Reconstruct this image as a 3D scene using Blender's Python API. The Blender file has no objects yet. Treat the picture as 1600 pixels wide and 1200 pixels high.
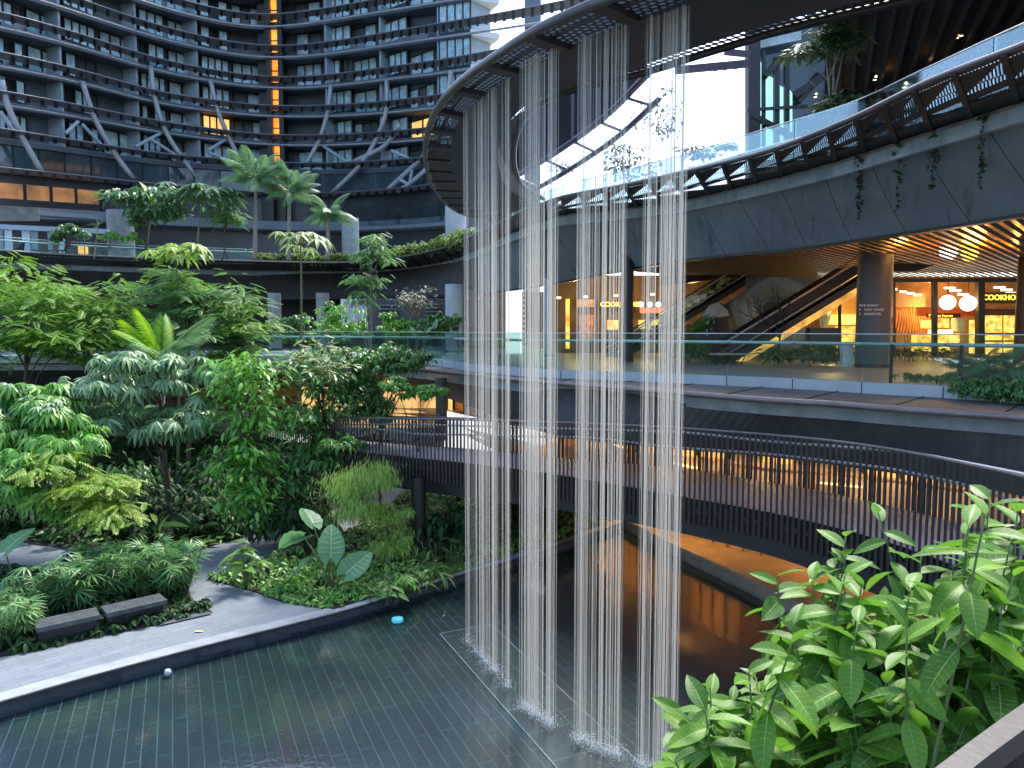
import bpy, math, random
import numpy as np
from mathutils import Vector, Matrix
S = bpy.context.scene
COL = S.collection
R = math.radians
# ------------------------------------------------------------------ camera, world, sun, exposure
F_PX = 1600 * 26 / 36
PITCH = math.atan(85 / F_PX)
EYE = Vector((0, 0, 7.0))
cam_d = bpy.data.cameras.new('camera')
cam_d.lens = 26; cam_d.sensor_width = 36; cam_d.clip_end = 2000; cam_d.clip_start = 0.05
cam = bpy.data.objects.new('camera', cam_d); COL.objects.link(cam)
cam.location = EYE; cam.rotation_euler = (math.pi / 2 - PITCH, 0, 0)
S.camera = cam
SUN_EL, SUN_ROT = R(54), R(22)
W = bpy.data.worlds.new('World'); S.world = W; W.use_nodes = True
nt = W.node_tree; bg = nt.nodes['Background']
sky = nt.nodes.new('ShaderNodeTexSky'); sky.sky_type = 'NISHITA'; sky.sun_disc = False
sky.sun_elevation = SUN_EL; sky.sun_rotation = SUN_ROT; sky.air_density = 1.0; sky.dust_density = 2.5; sky.ozone_density = 3.5
nt.links.new(sky.outputs[0], bg.inputs[0]); bg.inputs[1].default_value = 0.15
sl = bpy.data.lights.new('sun', 'SUN'); sl.energy = 2.0; sl.angle = R(14); sl.color = (1, .95, .86)
so = bpy.data.objects.new('sun', sl); COL.objects.link(so)
so.rotation_euler = (math.pi / 2 - SUN_EL, 0, math.pi - SUN_ROT)
S.view_settings.view_transform = 'Standard'; S.view_settings.look = 'None'
S.view_settings.exposure = 1.75; S.view_settings.gamma = 1
S.render.engine = 'CYCLES'
S.cycles.use_denoising = True
S.cycles.max_bounces = 7; S.cycles.transparent_max_bounces = 40; S.cycles.diffuse_bounces = 4
S.cycles.glossy_bounces = 3; S.cycles.transmission_bounces = 3; S.cycles.sample_clamp_indirect = 6
S.cycles.caustics_reflective = False; S.cycles.caustics_refractive = False

# ------------------------------------------------------------------ geometry helpers
def ray(u, v):
    a = (u - 800) / F_PX; b = -(v - 600) / F_PX
    c, s = math.cos(PITCH), math.sin(PITCH)
    return Vector((a, c + b * s, -s + b * c))
def P(u, v, d):                       # point seen at u,v standing d metres forward
    r = ray(u, v); return EYE + r * (d / r.y)
def Z(u, v, z):                       # point seen at u,v lying at height z
    r = ray(u, v); return EYE + r * ((z - EYE.z) / r.z)
def crom(pts, n):                     # smooth resample of a polyline
    pts = [Vector(p) for p in pts]
    q = [pts[0] * 2 - pts[1]] + pts + [pts[-1] * 2 - pts[-2]]
    L = [0]
    for i in range(1, len(pts)): L.append(L[-1] + max((pts[i] - pts[i - 1]).length, 1e-6) ** .5)
    out = []
    for k in range(n):
        s = L[-1] * k / (n - 1)
        i = 0
        while i < len(pts) - 2 and s > L[i + 1]: i += 1
        t = (s - L[i]) / (L[i + 1] - L[i])
        p0, p1, p2, p3 = q[i], q[i + 1], q[i + 2], q[i + 3]
        out.append(.5 * (2 * p1 + (p2 - p0) * t + (2 * p0 - 5 * p1 + 4 * p2 - p3) * t * t + (3 * p1 - p0 - 3 * p2 + p3) * t ** 3))
    return out
def even(pts, step=None, n=None):     # equal arc-length resample
    pts = [Vector(p) for p in pts]
    L = [0]
    for i in range(1, len(pts)): L.append(L[-1] + (pts[i] - pts[i - 1]).length)
    if n is None: n = max(2, int(round(L[-1] / step)) + 1)
    out = []; i = 0
    for k in range(n):
        s = L[-1] * k / (n - 1)
        while i < len(pts) - 2 and s > L[i + 1]: i += 1
        t = (s - L[i]) / max(L[i + 1] - L[i], 1e-9)
        out.append(pts[i].lerp(pts[i + 1], min(t, 1)))
    return out
def zline(lst, z=None, n=80):         # list of (u,v[,z]) -> smooth 3D curve
    return crom([Z(p[0], p[1], p[2] if z is None else z) for p in lst], n)
def lift(pts, dz): return [Vector((p.x, p.y, p.z + dz)) for p in pts]
def setz(pts, z): return [Vector((p.x, p.y, z)) for p in pts]
def offset(pts, d):                   # offset in plan to the left of travel
    out = []
    for i, p in enumerate(pts):
        t = (pts[min(i + 1, len(pts) - 1)] - pts[max(i - 1, 0)]); t.z = 0
        if t.length < 1e-9: t = Vector((1, 0, 0))
        t.normalize()
        out.append(p + Vector((-t.y, t.x, 0)) * d)
    return out
def away(pts, d):                     # pushed away from the viewpoint's vertical axis, same height
    out = []
    for p in pts:
        h = Vector((p.x, p.y, 0)).normalized(); out.append(p + h * d)
    return out

class MB:
    def __init__(s): s.v = []; s.f = []; s.uv = []; s.mi = []
    def face(s, pts, uv=None, m=0):
        b = len(s.v); s.v += [tuple(p) for p in pts]
        s.f.append(tuple(range(b, b + len(pts)))); s.uv.append(uv or [(0, 0)] * len(pts)); s.mi.append(m)
    def box(s, c, size, rz=0, M=None, m=0):
        c = Vector(c); hx, hy, hz = size[0] / 2, size[1] / 2, size[2] / 2
        Mx = M if M is not None else Matrix.Rotation(rz, 3, 'Z')
        q = [c + Mx @ Vector((x, y, z)) for x in (-hx, hx) for y in (-hy, hy) for z in (-hz, hz)]
        b = len(s.v); s.v += [tuple(p) for p in q]
        for f in ((0, 1, 3, 2), (4, 6, 7, 5), (0, 4, 5, 1), (2, 3, 7, 6), (0, 2, 6, 4), (1, 5, 7, 3)):
            s.f.append(tuple(b + i for i in f)); s.uv.append([(0, 0), (0, 1), (1, 1), (1, 0)]); s.mi.append(m)
    def beam(s, a, b, w, h, m=0, up=Vector((0, 0, 1))):   # rectangular bar from a to b
        a, b = Vector(a), Vector(b); d = (b - a); L = d.length
        if L < 1e-6: return
        x = d / L; y = up.cross(x)
        if y.length < 1e-4: y = Vector((0, 1, 0)).cross(x)
        y.normalize(); z = x.cross(y)
        s.box((a + b) / 2, (L, w, h), M=Matrix((x, y, z)).transposed(), m=m)
    def tube(s, pts, r, n=8, m=0, cap=True):
        pts = [Vector(p) for p in pts]; k = len(pts)
        rr = r if isinstance(r, (list, tuple)) else [r] * k
        b = len(s.v); prev = None
        for i, p in enumerate(pts):
            t = (pts[min(i + 1, k - 1)] - pts[max(i - 1, 0)])
            t = t.normalized() if t.length > 1e-9 else Vector((0, 0, 1))
            if prev is None:
                x = t.cross(Vector((0, 0, 1)))
                if x.length < 1e-3: x = t.cross(Vector((1, 0, 0)))
            else: x = prev - t * prev.dot(t)
            x.normalize(); prev = x; y = t.cross(x)
            for j in range(n):
                an = 2 * math.pi * j / n
                s.v.append(tuple(p + (x * math.cos(an) + y * math.sin(an)) * rr[i]))
        for i in range(k - 1):
            for j in range(n):
                j2 = (j + 1) % n
                s.f.append((b + i * n + j, b + i * n + j2, b + (i + 1) * n + j2, b + (i + 1) * n + j))
                s.uv.append([(j / n, i / k), ((j + 1) / n, i / k), ((j + 1) / n, (i + 1) / k), (j / n, (i + 1) / k)]); s.mi.append(m)
        if cap:
            s.f.append(tuple(b + j for j in range(n))[::-1]); s.uv.append([(0, 0)] * n); s.mi.append(m)
            s.f.append(tuple(b + (k - 1) * n + j for j in range(n))); s.uv.append([(0, 0)] * n); s.mi.append(m)
    def ribbon(s, A, B, m=0, flip=False, u0=0):   # strip between two curves, uv in metres
        L = u0
        for i in range(len(A) - 1):
            L2 = L + (A[i + 1] - A[i]).length * .5 + (B[i + 1] - B[i]).length * .5
            w0 = (B[i] - A[i]).length; w1 = (B[i + 1] - A[i + 1]).length
            q = [A[i], A[i + 1], B[i + 1], B[i]]; uv = [(L, 0), (L2, 0), (L2, w1), (L, w0)]
            if flip: q.reverse(); uv.reverse()
            s.face(q, uv, m); L = L2
    def slab(s, A, B, th, m=0):       # solid between two curves, th thick downwards
        A2, B2 = lift(A, -th), lift(B, -th)
        s.ribbon(A, B, m); s.ribbon(B2, A2, m); s.ribbon(A2, A, m); s.ribbon(B, B2, m)
        s.face([A[0], B[0], B2[0], A2[0]], m=m); s.face([A[-1], A2[-1], B2[-1], B[-1]], m=m)
    def prism(s, poly, z0, z1, m=0):
        a = [Vector((p[0], p[1], z0)) for p in poly]; b = [Vector((p[0], p[1], z1)) for p in poly]
        n = len(a)
        s.face(b, [(p.x, p.y) for p in b], m); s.face(a[::-1], [(p.x, p.y) for p in a[::-1]], m)
        for i in range(n):
            j = (i + 1) % n; l = (a[j] - a[i]).length
            s.face([a[i], a[j], b[j], b[i]], [(0, z0), (l, z0), (l, z1), (0, z1)], m)
    def lathe(s, c, prof, n=20, m=0):   # prof = (r, z) list, axis vertical
        c = Vector(c); b = len(s.v)
        for r, z in prof:
            for j in range(n):
                a = 2 * math.pi * j / n; s.v.append((c.x + r * math.cos(a), c.y + r * math.sin(a), c.z + z))
        for i in range(len(prof) - 1):
            for j in range(n):
                j2 = (j + 1) % n
                s.f.append((b + i * n + j, b + i * n + j2, b + (i + 1) * n + j2, b + (i + 1) * n + j))
                s.uv.append([(j / n, i), ((j + 1) / n, i), ((j + 1) / n, i + 1), (j / n, i + 1)]); s.mi.append(m)
    def build(s, name, mats, parent=None, smooth=False):
        me = bpy.data.meshes.new(name)
        me.from_pydata(s.v, [], s.f)
        uvl = me.uv_layers.new(name='UVMap')
        flat = [c for f in s.uv for uv in f for c in uv]
        uvl.data.foreach_set('uv', flat)
        for m in (mats if isinstance(mats, (list, tuple)) else [mats]): me.materials.append(m)
        me.polygons.foreach_set('material_index', s.mi)
        if smooth: me.polygons.foreach_set('use_smooth', [True] * len(s.f))
        me.update()
        o = bpy.data.objects.new(name, me); COL.objects.link(o)
        if parent is not None: attach(o, parent)
        return o
def attach(o, parent):
    o.parent = parent
    o.matrix_parent_inverse = Matrix.Translation(-world_loc(parent))
def world_loc(o):
    return Vector(o.location) if o.parent is None else Vector(o.location) + Vector(o.matrix_parent_inverse.translation) + world_loc(o.parent)
def tag(o, label=None, cat=None, group=None, kind=None):
    if label: o['label'] = label
    if cat: o['category'] = cat
    if group: o['group'] = group
    if kind: o['kind'] = kind
    return o
def thing(name, label, cat, loc=(0, 0, 0), group=None):
    o = bpy.data.objects.new(name, None); COL.objects.link(o); o.location = loc; o.empty_display_size = .2
    return tag(o, label, cat, group)

# ------------------------------------------------------------------ materials
MATS = {}
class NB:
    def __init__(s, m): s.t = m.node_tree; s.n = s.t.nodes; s.l = s.t.links
    def new(s, t, **k):
        x = s.n.new(t)
        for a, b in k.items(): setattr(x, a, b)
        return x
    def link(s, a, b): s.l.new(a, b)
    def math(s, op, a, b=None, c=None):
        x = s.new('ShaderNodeMath', operation=op)
        for i, q in enumerate((a, b, c)):
            if q is None: continue
            if isinstance(q, (int, float)): x.inputs[i].default_value = q
            else: s.link(q, x.inputs[i])
        return x.outputs[0]
    def noise(s, scale, detail=4, vec=None, rough=.6):
        x = s.new('ShaderNodeTexNoise'); x.inputs['Scale'].default_value = scale; x.inputs['Detail'].default_value = detail
        x.inputs['Roughness'].default_value = rough
        if vec is not None: s.link(vec, x.inputs['Vector'])
        return x.outputs['Fac']
    def mix(s, fac, a, b, blend='MIX'):
        x = s.new('ShaderNodeMix', data_type='RGBA', blend_type=blend)
        for i, q in ((0, fac), (6, a), (7, b)):
            if isinstance(q, (int, float)): x.inputs[i].default_value = q
            elif isinstance(q, tuple): x.inputs[i].default_value = (*q[:3], 1)
            else: s.link(q, x.inputs[i])
        return x.outputs[2]
    def ramp(s, fac, stops):
        x = s.new('ShaderNodeValToRGB'); e = x.color_ramp.elements
        while len(e) < len(stops): e.new(.5)
        for i, (p, c) in enumerate(stops): e[i].position = p; e[i].color = (*c, 1)
        s.link(fac, x.inputs[0]); return x.outputs[0]
def mat(name, col, rough=.6, metal=0, var=.25, scale=3, bump=0, bscale=None, spec=.5, streak=0, emit=None, es=0):
    if name in MATS: return MATS[name]
    m = bpy.data.materials.new(name); m.use_nodes = True; b = NB(m); p = b.n['Principled BSDF']
    tc = b.new('ShaderNodeTexCoord').outputs['Object']
    n1 = b.noise(scale, 6, tc)
    c0 = tuple(max(0, c * (1 - var)) for c in col); c1 = tuple(min(1, c * (1 + var)) for c in col)
    colr = b.ramp(n1, [(.3, c0), (.7, c1)])
    if streak:
        mp = b.new('ShaderNodeMapping'); mp.inputs['Scale'].default_value = (3, 3, .25); b.link(tc, mp.inputs[0])
        st = b.noise(1.6, 5, mp.outputs[0])
        colr = b.mix(b.math('MULTIPLY', b.math('SMOOTH_MIN', b.math('MAXIMUM', b.math('MULTIPLY', b.math('SUBTRACT', st, .5), 5), 0), 1, .1), streak), colr, tuple(c * .35 for c in col))
    b.link(colr, p.inputs['Base Color'])
    p.inputs['Roughness'].default_value = rough; p.inputs['Metallic'].default_value = metal
    p.inputs['Specular IOR Level'].default_value = spec
    if bump:
        bn = b.new('ShaderNodeBump'); bn.inputs['Strength'].default_value = bump; bn.inputs['Distance'].default_value = .02
        b.link(b.noise(bscale or scale * 8, 4, tc), bn.inputs['Height']); b.link(bn.outputs[0], p.inputs['Normal'])
    if emit:
        p.inputs['Emission Color'].default_value = (*emit, 1); p.inputs['Emission Strength'].default_value = es
    MATS[name] = m; return m
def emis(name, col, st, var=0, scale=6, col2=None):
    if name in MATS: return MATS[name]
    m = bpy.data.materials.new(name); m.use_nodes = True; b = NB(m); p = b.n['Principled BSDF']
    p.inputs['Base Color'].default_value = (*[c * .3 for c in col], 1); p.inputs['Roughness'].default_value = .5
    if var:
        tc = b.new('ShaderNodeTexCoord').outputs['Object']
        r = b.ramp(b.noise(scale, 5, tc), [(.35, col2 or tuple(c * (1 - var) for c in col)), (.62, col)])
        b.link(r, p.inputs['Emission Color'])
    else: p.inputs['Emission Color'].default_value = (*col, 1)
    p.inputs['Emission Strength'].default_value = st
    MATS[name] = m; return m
def glass(name, tint=(.75, .9, .9), refl=.12, rough=.03, streak=0):
    m = bpy.data.materials.new(name); m.use_nodes = True; b = NB(m); b.n.remove(b.n['Principled BSDF'])
    tr = b.new('ShaderNodeBsdfTransparent'); tr.inputs[0].default_value = (*tint, 1)
    gl = b.new('ShaderNodeBsdfGlossy'); gl.inputs['Roughness'].default_value = rough; gl.inputs[0].default_value = (.9, .95, .95, 1)
    lw = b.new('ShaderNodeFresnel'); lw.inputs[0].default_value = 1.5
    fac = b.math('MINIMUM', b.math('ADD', b.math('MULTIPLY', lw.outputs[0], .55), refl - .06), 1)
    if streak:
        tc = b.new('ShaderNodeTexCoord').outputs['Object']
        bn = b.new('ShaderNodeBump'); bn.inputs['Strength'].default_value = streak; bn.inputs['Distance'].default_value = .05
        b.link(b.noise(.8, 2, tc), bn.inputs['Height']); b.link(bn.outputs[0], gl.inputs['Normal'])
    mx = b.new('ShaderNodeMixShader'); b.link(fac, mx.inputs[0]); b.link(tr.outputs[0], mx.inputs[1]); b.link(gl.outputs[0], mx.inputs[2])
    b.link(mx.outputs[0], b.n['Material Output'].inputs[0]); return m
def leafmat(name, dark, light, trans=.3, rough=.42, tip=None, spec=.4):
    m = bpy.data.materials.new(name); m.use_nodes = True; b = NB(m); p = b.n['Principled BSDF']
    g = b.new('ShaderNodeNewGeometry'); tc = b.new('ShaderNodeTexCoord').outputs['Object']
    rnd = g.outputs['Random Per Island']
    f = b.math('ADD', b.math('MULTIPLY', rnd, .6), b.math('MULTIPLY', b.noise(.9, 2, tc), .4))
    st = [(.12, dark), (.72, light)]
    if tip: st.append((.9, tip))
    c = b.ramp(f, st); b.link(c, p.inputs['Base Color'])
    p.inputs['Roughness'].default_value = rough; p.inputs['Specular IOR Level'].default_value = spec
    t = b.new('ShaderNodeBsdfTranslucent'); b.link(b.mix(.5, c, tuple(min(1, x * 1.6) for x in light)), t.inputs[0])
    mx = b.new('ShaderNodeMixShader'); mx.inputs[0].default_value = trans
    b.link(p.outputs[0], mx.inputs[1]); b.link(t.outputs[0], mx.inputs[2]); b.link(mx.outputs[0], b.n['Material Output'].inputs[0])
    return m
CONC = mat('concrete', (.20, .225, .25), .75, 0, .18, 1.2, .15, 14)
PALE = mat('pale_concrete', (.42, .46, .48), .7, 0, .12, 1.0, .1, 14)
DARKC = mat('dark_concrete', (.075, .075, .078), .7, 0, .25, 1.2, .15, 10, streak=.4)
SOFF = mat('dark_soffit', (.052, .054, .062), .55, 0, .25, .8, .05, 10)
STEEL = mat('dark_bronze_steel', (.045, .04, .04), .4, .6, .25, 2)
RIMM = mat('rim_metal', (.20, .18, .18), .35, .5, .15, 2)
LSTEEL = mat('light_steel', (.60, .63, .65), .35, .4, .12, 2)
TUBEM = mat('painted_tube', (.40, .43, .46), .45, .1, .12, 2)
BLACK = mat('black_paint', (.012, .012, .013), .45, 0, .3, 3)
BROWN = mat('bronze_railing', (.05, .042, .040), .4, .5, .25, 4)
WOOD = mat('warm_timber', (.34, .17, .06), .5, 0, .3, 5, .1)
WALLW = mat('warm_wall', (.5, .34, .16), .7, 0, .2, 1.5)
SOIL = mat('soil', (.022, .017, .012), .95, 0, .5, 6, .6, 30)
BARK = mat('bark', (.085, .065, .045), .9, 0, .4, 8, .5, 40)
PBARK = mat('pale_bark', (.24, .22, .18), .85, 0, .25, 8, .4, 40)
GSTEM = mat('green_stem', (.12, .15, .05), .6, 0, .3, 6)
LINEM = mat('pale_line', (.15, .19, .2), .5, 0, .2, 6)
WHITEP = mat('white_panel', (.75, .77, .78), .5, 0, .06, 2)
GL_BAL = glass('balustrade_glass', (.78, .93, .92), .055)
GL_SKY = glass('upper_glass_clear', (.86, .94, .94), .09)
GL_DARK = glass('tinted_glazing', (.22, .34, .38), .16, .02, .25)
GL_MID = glass('clear_glazing', (.6, .78, .8), .10, .02, .1)
def concrete_band():
    m = bpy.data.materials.new('panelled_concrete'); m.use_nodes = True; b = NB(m); p = b.n['Principled BSDF']
    uv = b.new('ShaderNodeUVMap').outputs[0]; sx = b.new('ShaderNodeSeparateXYZ'); b.link(uv, sx.inputs[0])
    tc = b.new('ShaderNodeTexCoord').outputs['Object']
    s = b.math('ADD', b.math('MULTIPLY', sx.outputs[0], 1 / 1.75), b.math('MULTIPLY', sx.outputs[1], .25))
    fr = b.math('FRACT', s); joint = b.math('LESS_THAN', fr, .014)
    pan = b.new('ShaderNodeTexWhiteNoise', noise_dimensions='1D'); b.link(b.math('FLOOR', s), pan.inputs['W'])
    base = b.ramp(b.noise(.9, 7, tc), [(.3, (.15, .20, .24)), (.7, (.23, .295, .34))])
    base = b.mix(b.math('MULTIPLY', pan.outputs[0], .3), base, (.11, .16, .195))
    mp = b.new('ShaderNodeMapping'); mp.inputs['Scale'].default_value = (2.2, .35, 1); b.link(uv, mp.inputs[0])
    st = b.math('MULTIPLY', b.math('MAXIMUM', b.math('SUBTRACT', b.noise(1.5, 6, mp.outputs[0]), .56), 0), 5)
    base = b.mix(b.math('MINIMUM', st, .75), base, (.06, .07, .07))
    b.link(b.mix(joint, base, (.02, .022, .025)), p.inputs['Base Color']); p.inputs['Roughness'].default_value = .62
    bn = b.new('ShaderNodeBump'); bn.inputs['Strength'].default_value = .12; bn.inputs['Distance'].default_value = .02
    b.link(b.noise(12, 5, tc), bn.inputs['Height']); b.link(bn.outputs[0], p.inputs['Normal'])
    return m
BAND = concrete_band()
def perforated(name, fx, fy, openx, openy, col=(.05, .048, .05), slant=0.):
    m = bpy.data.materials.new(name); m.use_nodes = True; b = NB(m); p = b.n['Principled BSDF']
    p.inputs['Base Color'].default_value = (*col, 1); p.inputs['Roughness'].default_value = .45; p.inputs['Metallic'].default_value = .4
    uv = b.new('ShaderNodeUVMap').outputs[0]; sx = b.new('ShaderNodeSeparateXYZ'); b.link(uv, sx.inputs[0])
    x = b.math('ADD', b.math('MULTIPLY', sx.outputs[0], fx), b.math('MULTIPLY', sx.outputs[1], fy * slant)); y = b.math('MULTIPLY', sx.outputs[1], fy)
    xo = b.math('ADD', x, b.math('MULTIPLY', b.math('FLOOR', y), .5))
    hole = b.math('MULTIPLY', b.math('LESS_THAN', b.math('FRACT', xo), openx), b.math('LESS_THAN', b.math('FRACT', y), openy))
    tr = b.new('ShaderNodeBsdfTransparent'); mx = b.new('ShaderNodeMixShader')
    b.link(hole, mx.inputs[0]); b.link(p.outputs[0], mx.inputs[1]); b.link(tr.outputs[0], mx.inputs[2])
    b.link(mx.outputs[0], b.n['Material Output'].inputs[0]); return m
MESHP = perforated('perforated_mesh', 7, 9, .62, .66)
GRATE = perforated('open_grating', 13, 1.5, .46, .93, slant=.5)
def paving():
    m = bpy.data.materials.new('stone_paving'); m.use_nodes = True; b = NB(m); p = b.n['Principled BSDF']
    tc = b.new('ShaderNodeTexCoord').outputs['Object']
    mp = b.new('ShaderNodeMapping'); mp.inputs['Rotation'].default_value = (0, 0, R(-47)); b.link(tc, mp.inputs[0])
    br = b.new('ShaderNodeTexBrick'); b.link(mp.outputs[0], br.inputs[0])
    br.inputs['Scale'].default_value = 1; br.inputs['Brick Width'].default_value = .6; br.inputs['Row Height'].default_value = .2
    br.inputs['Mortar Size'].default_value = .010; br.inputs['Mortar'].default_value = (.09, .10, .11, 1)
    br.inputs['Color1'].default_value = (.175, .21, .24, 1); br.inputs['Color2'].default_value = (.125, .155, .18, 1)
    c = b.mix(.4, br.outputs[0], b.ramp(b.noise(1.6, 8, tc), [(.3, (.10, .125, .15)), (.7, (.20, .235, .265))]))
    b.link(c, p.inputs['Base Color']); p.inputs['Roughness'].default_value = .7
    return m
PAVE = paving()
def pool_tiles(name, bw, rh, c1, c2, mortar, ms, org=(0, 0)):
    m = bpy.data.materials.new(name); m.use_nodes = True; b = NB(m); p = b.n['Principled BSDF']
    tc = b.new('ShaderNodeTexCoord').outputs['Object']
    mp = b.new('ShaderNodeMapping'); mp.inputs['Rotation'].default_value = (0, 0, R(65.5)); mp.inputs['Location'].default_value = (*org, 0); b.link(tc, mp.inputs[0])
    br = b.new('ShaderNodeTexBrick'); b.link(mp.outputs[0], br.inputs[0])
    br.inputs['Scale'].default_value = 1; br.inputs['Brick Width'].default_value = bw; br.inputs['Row Height'].default_value = rh
    br.inputs['Mortar Size'].default_value = ms; br.inputs['Mortar'].default_value = (*mortar, 1); br.inputs['Mortar Smooth'].default_value = .3
    br.inputs['Color1'].default_value = (*c1, 1); br.inputs['Color2'].default_value = (*c2, 1)
    c = b.mix(.75, br.outputs[0], b.ramp(b.noise(.7, 8, tc), [(.3, (.25, .28, .28)), (.75, (.8, .85, .85))]), 'MULTIPLY')
    b.link(c, p.inputs['Base Color']); p.inputs['Roughness'].default_value = .35
    return m
TILE = pool_tiles('pool_tiles', 2.4, .24, (.014, .031, .038), (.011, .026, .033), (.10, .18, .21), .008)
TILE2 = pool_tiles('landing_tiles', .9, 1.26, (.045, .06, .065), (.035, .048, .053), (.13, .18, .19), .014)
def water():
    m = bpy.data.materials.new('pool_water'); m.use_nodes = True; b = NB(m); b.n.remove(b.n['Principled BSDF'])
    tc = b.new('ShaderNodeTexCoord').outputs['Object']
    tr = b.new('ShaderNodeBsdfTransparent'); tr.inputs[0].default_value = (.80, .90, .92, 1)
    gl = b.new('ShaderNodeBsdfGlossy'); gl.inputs['Roughness'].default_value = .06
    fr = b.new('ShaderNodeFresnel'); fr.inputs[0].default_value = 1.22
    bn = b.new('ShaderNodeBump'); bn.inputs['Strength'].default_value = .14; bn.inputs['Distance'].default_value = .03
    h = b.math('ADD', b.math('MULTIPLY', b.noise(7, 3, tc), .6), b.math('MULTIPLY', b.noise(1.7, 3, tc), .8))
    b.link(h, bn.inputs['Height']); b.link(bn.outputs[0], gl.inputs['Normal']); b.link(bn.outputs[0], fr.inputs['Normal'])
    mx = b.new('ShaderNodeMixShader'); b.link(b.math('MINIMUM', b.math('MULTIPLY', fr.outputs[0], .19), 1), mx.inputs[0])
    b.link(tr.outputs[0], mx.inputs[1]); b.link(gl.outputs[0], mx.inputs[2]); b.link(mx.outputs[0], b.n['Material Output'].inputs[0])
    return m
WATER = water()
def strandmat():
    m = bpy.data.materials.new('falling_water'); m.use_nodes = True; b = NB(m); p = b.n['Principled BSDF']
    p.inputs['Base Color'].default_value = (.72, .71, .67, 1); p.inputs['Roughness'].default_value = .12; p.inputs['Specular IOR Level'].default_value = .8
    t = b.new('ShaderNodeBsdfTranslucent'); t.inputs[0].default_value = (.76, .75, .70, 1)
    m1 = b.new('ShaderNodeMixShader'); m1.inputs[0].default_value = .5; b.link(p.outputs[0], m1.inputs[1]); b.link(t.outputs[0], m1.inputs[2])
    tr = b.new('ShaderNodeBsdfTransparent'); mx = b.new('ShaderNodeMixShader')
    tc = b.new('ShaderNodeTexCoord').outputs['Object']; mp = b.new('ShaderNodeMapping'); mp.inputs['Scale'].default_value = (30, 30, .7); b.link(tc, mp.inputs[0])
    oi = b.new('ShaderNodeObjectInfo')
    f = b.math('ADD', b.math('MULTIPLY', b.noise(1.0, 1, mp.outputs[0]), .10), b.math('MULTIPLY', oi.outputs['Random'], .48))
    b.link(b.math('SUBTRACT', .99, f), mx.inputs[0]) ; b.link(m1.outputs[0], mx.inputs[1]); b.link(tr.outputs[0], mx.inputs[2])
    mx.inputs[0].default_value = .5
    b.link(mx.outputs[0], b.n['Material Output'].inputs[0]); return m
STRAND = strandmat()
FOAM = mat('foam', (.8, .84, .85), .5, 0, .1, 20)
WARM = (1, .52, .16)
def lamp(name, loc, energy, col=(1, .62, .28), size=.3, kind='POINT'):
    l = bpy.data.lights.new(name, kind); l.energy = energy; l.color = col
    if kind == 'POINT': l.shadow_soft_size = size
    else: l.size = size
    o = bpy.data.objects.new(name, l); COL.objects.link(o); o.location = loc; return o
def text(body, name, loc, size, m, parent, rz=0, ext=.01, align='LEFT', offs=0):
    c = bpy.data.curves.new(name, 'FONT'); c.body = body; c.size = size; c.extrude = ext; c.align_x = align; c.offset = offs
    c.materials.append(m); o0 = bpy.data.objects.new(name, c); me = bpy.data.meshes.new_from_object(o0); bpy.data.objects.remove(o0); bpy.data.curves.remove(c)
    o = bpy.data.objects.new(name, me); COL.objects.link(o)
    o.rotation_euler = (math.pi / 2, 0, rz); o.location = loc; attach(o, parent); return o
# ------------------------------------------------------------------ SETTING: ground, pool, paths
GZ = .2
def structure(o): o['kind'] = 'structure'; return o
KERB_PX = [(-260, 1165), (-120, 1131), (0, 1098), (150, 1055), (320, 1010), (530, 957), (640, 924), (730, 896), (850, 860), (975, 815)]
kerb = [Z(u, v, GZ) for u, v in KERB_PX]
kerb = crom(kerb, 60)
corner = kerb[-1]
plat_edge = [corner, Z(1057, 858, GZ), Z(1160, 905, GZ), Z(1290, 972, GZ), Vector((8.6, 13, GZ)), Vector((9.2, 6, GZ)), Vector((9.4, 1, GZ))]
g = MB()
g.face([(-220, -60, -.5), (220, -60, -.5), (220, 420, -.5), (-220, 420, -.5)])
structure(g.build('ground', mat('far_ground', (.14, .15, .13), .9)))
g = MB()   # garden plinth of stone paving round the pool
poly = [(p.x, p.y) for p in kerb] + [(corner.x, 60), (-60, 60), (-60, 6), (kerb[0].x - 3, 6)]
g.prism(poly, -.45, GZ); structure(g.build('path', PAVE))
g = MB()
pl = [(-14, 1), (kerb[0].x - .2, kerb[0].y)] + [(p.x, p.y) for p in kerb] + [(p.x, p.y) for p in plat_edge[1:]]
fl = [Vector((p[0], p[1], -.09)) for p in pl]
g.face(fl); structure(g.build('pool_floor', TILE))
g = MB()
d0 = Vector((.414, -.91, 0)); n0 = Vector((.91, .414, 0))
a0 = Z(687, 990, -.08); a1 = a0 + d0 * 11; b0 = a0 + n0 * 1.3
q = [a0, a1, a1 + n0 * 1.3, b0]
g.face([Vector((p.x, p.y, -.082)) for p in q][::-1]); structure(g.build('landing_strip', TILE2))
g = MB()
for A, B in ((a0, a1), (b0, a1 + n0 * 1.3), (a0, b0)):
    g.beam(setz([A], -.076)[0], setz([B], -.076)[0], .028, .006)
structure(g.build('strip_border', LINEM))
g = MB(); g.face([Vector((p[0], p[1], 0)) for p in pl]); structure(g.build('pool_water', WATER))
# kerb stone: a thing of its own
k = thing('pool_kerb', 'pale stone kerb with a dark inner face along the garden side of the pool', 'kerb', kerb[0])
g = MB(); inner = offset(kerb, .38)
g.ribbon(lift(inner, .03), lift(kerb, .03)); g.ribbon(lift(inner, 0), lift(inner, .03))
g.build('kerb_top', mat('kerb_stone', (.24, .27, .29), .6, 0, .2, 3), k)
g = MB(); out = offset(kerb, -.012); g.ribbon(lift(kerb, .03), setz(kerb, -.1), flip=True)
g.slab(lift(offset(kerb, -.05), .028), lift(kerb, .028), .05)
g.build('kerb_face', mat('kerb_dark', (.035, .037, .04), .4, 0, .3, 5), k)
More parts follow.
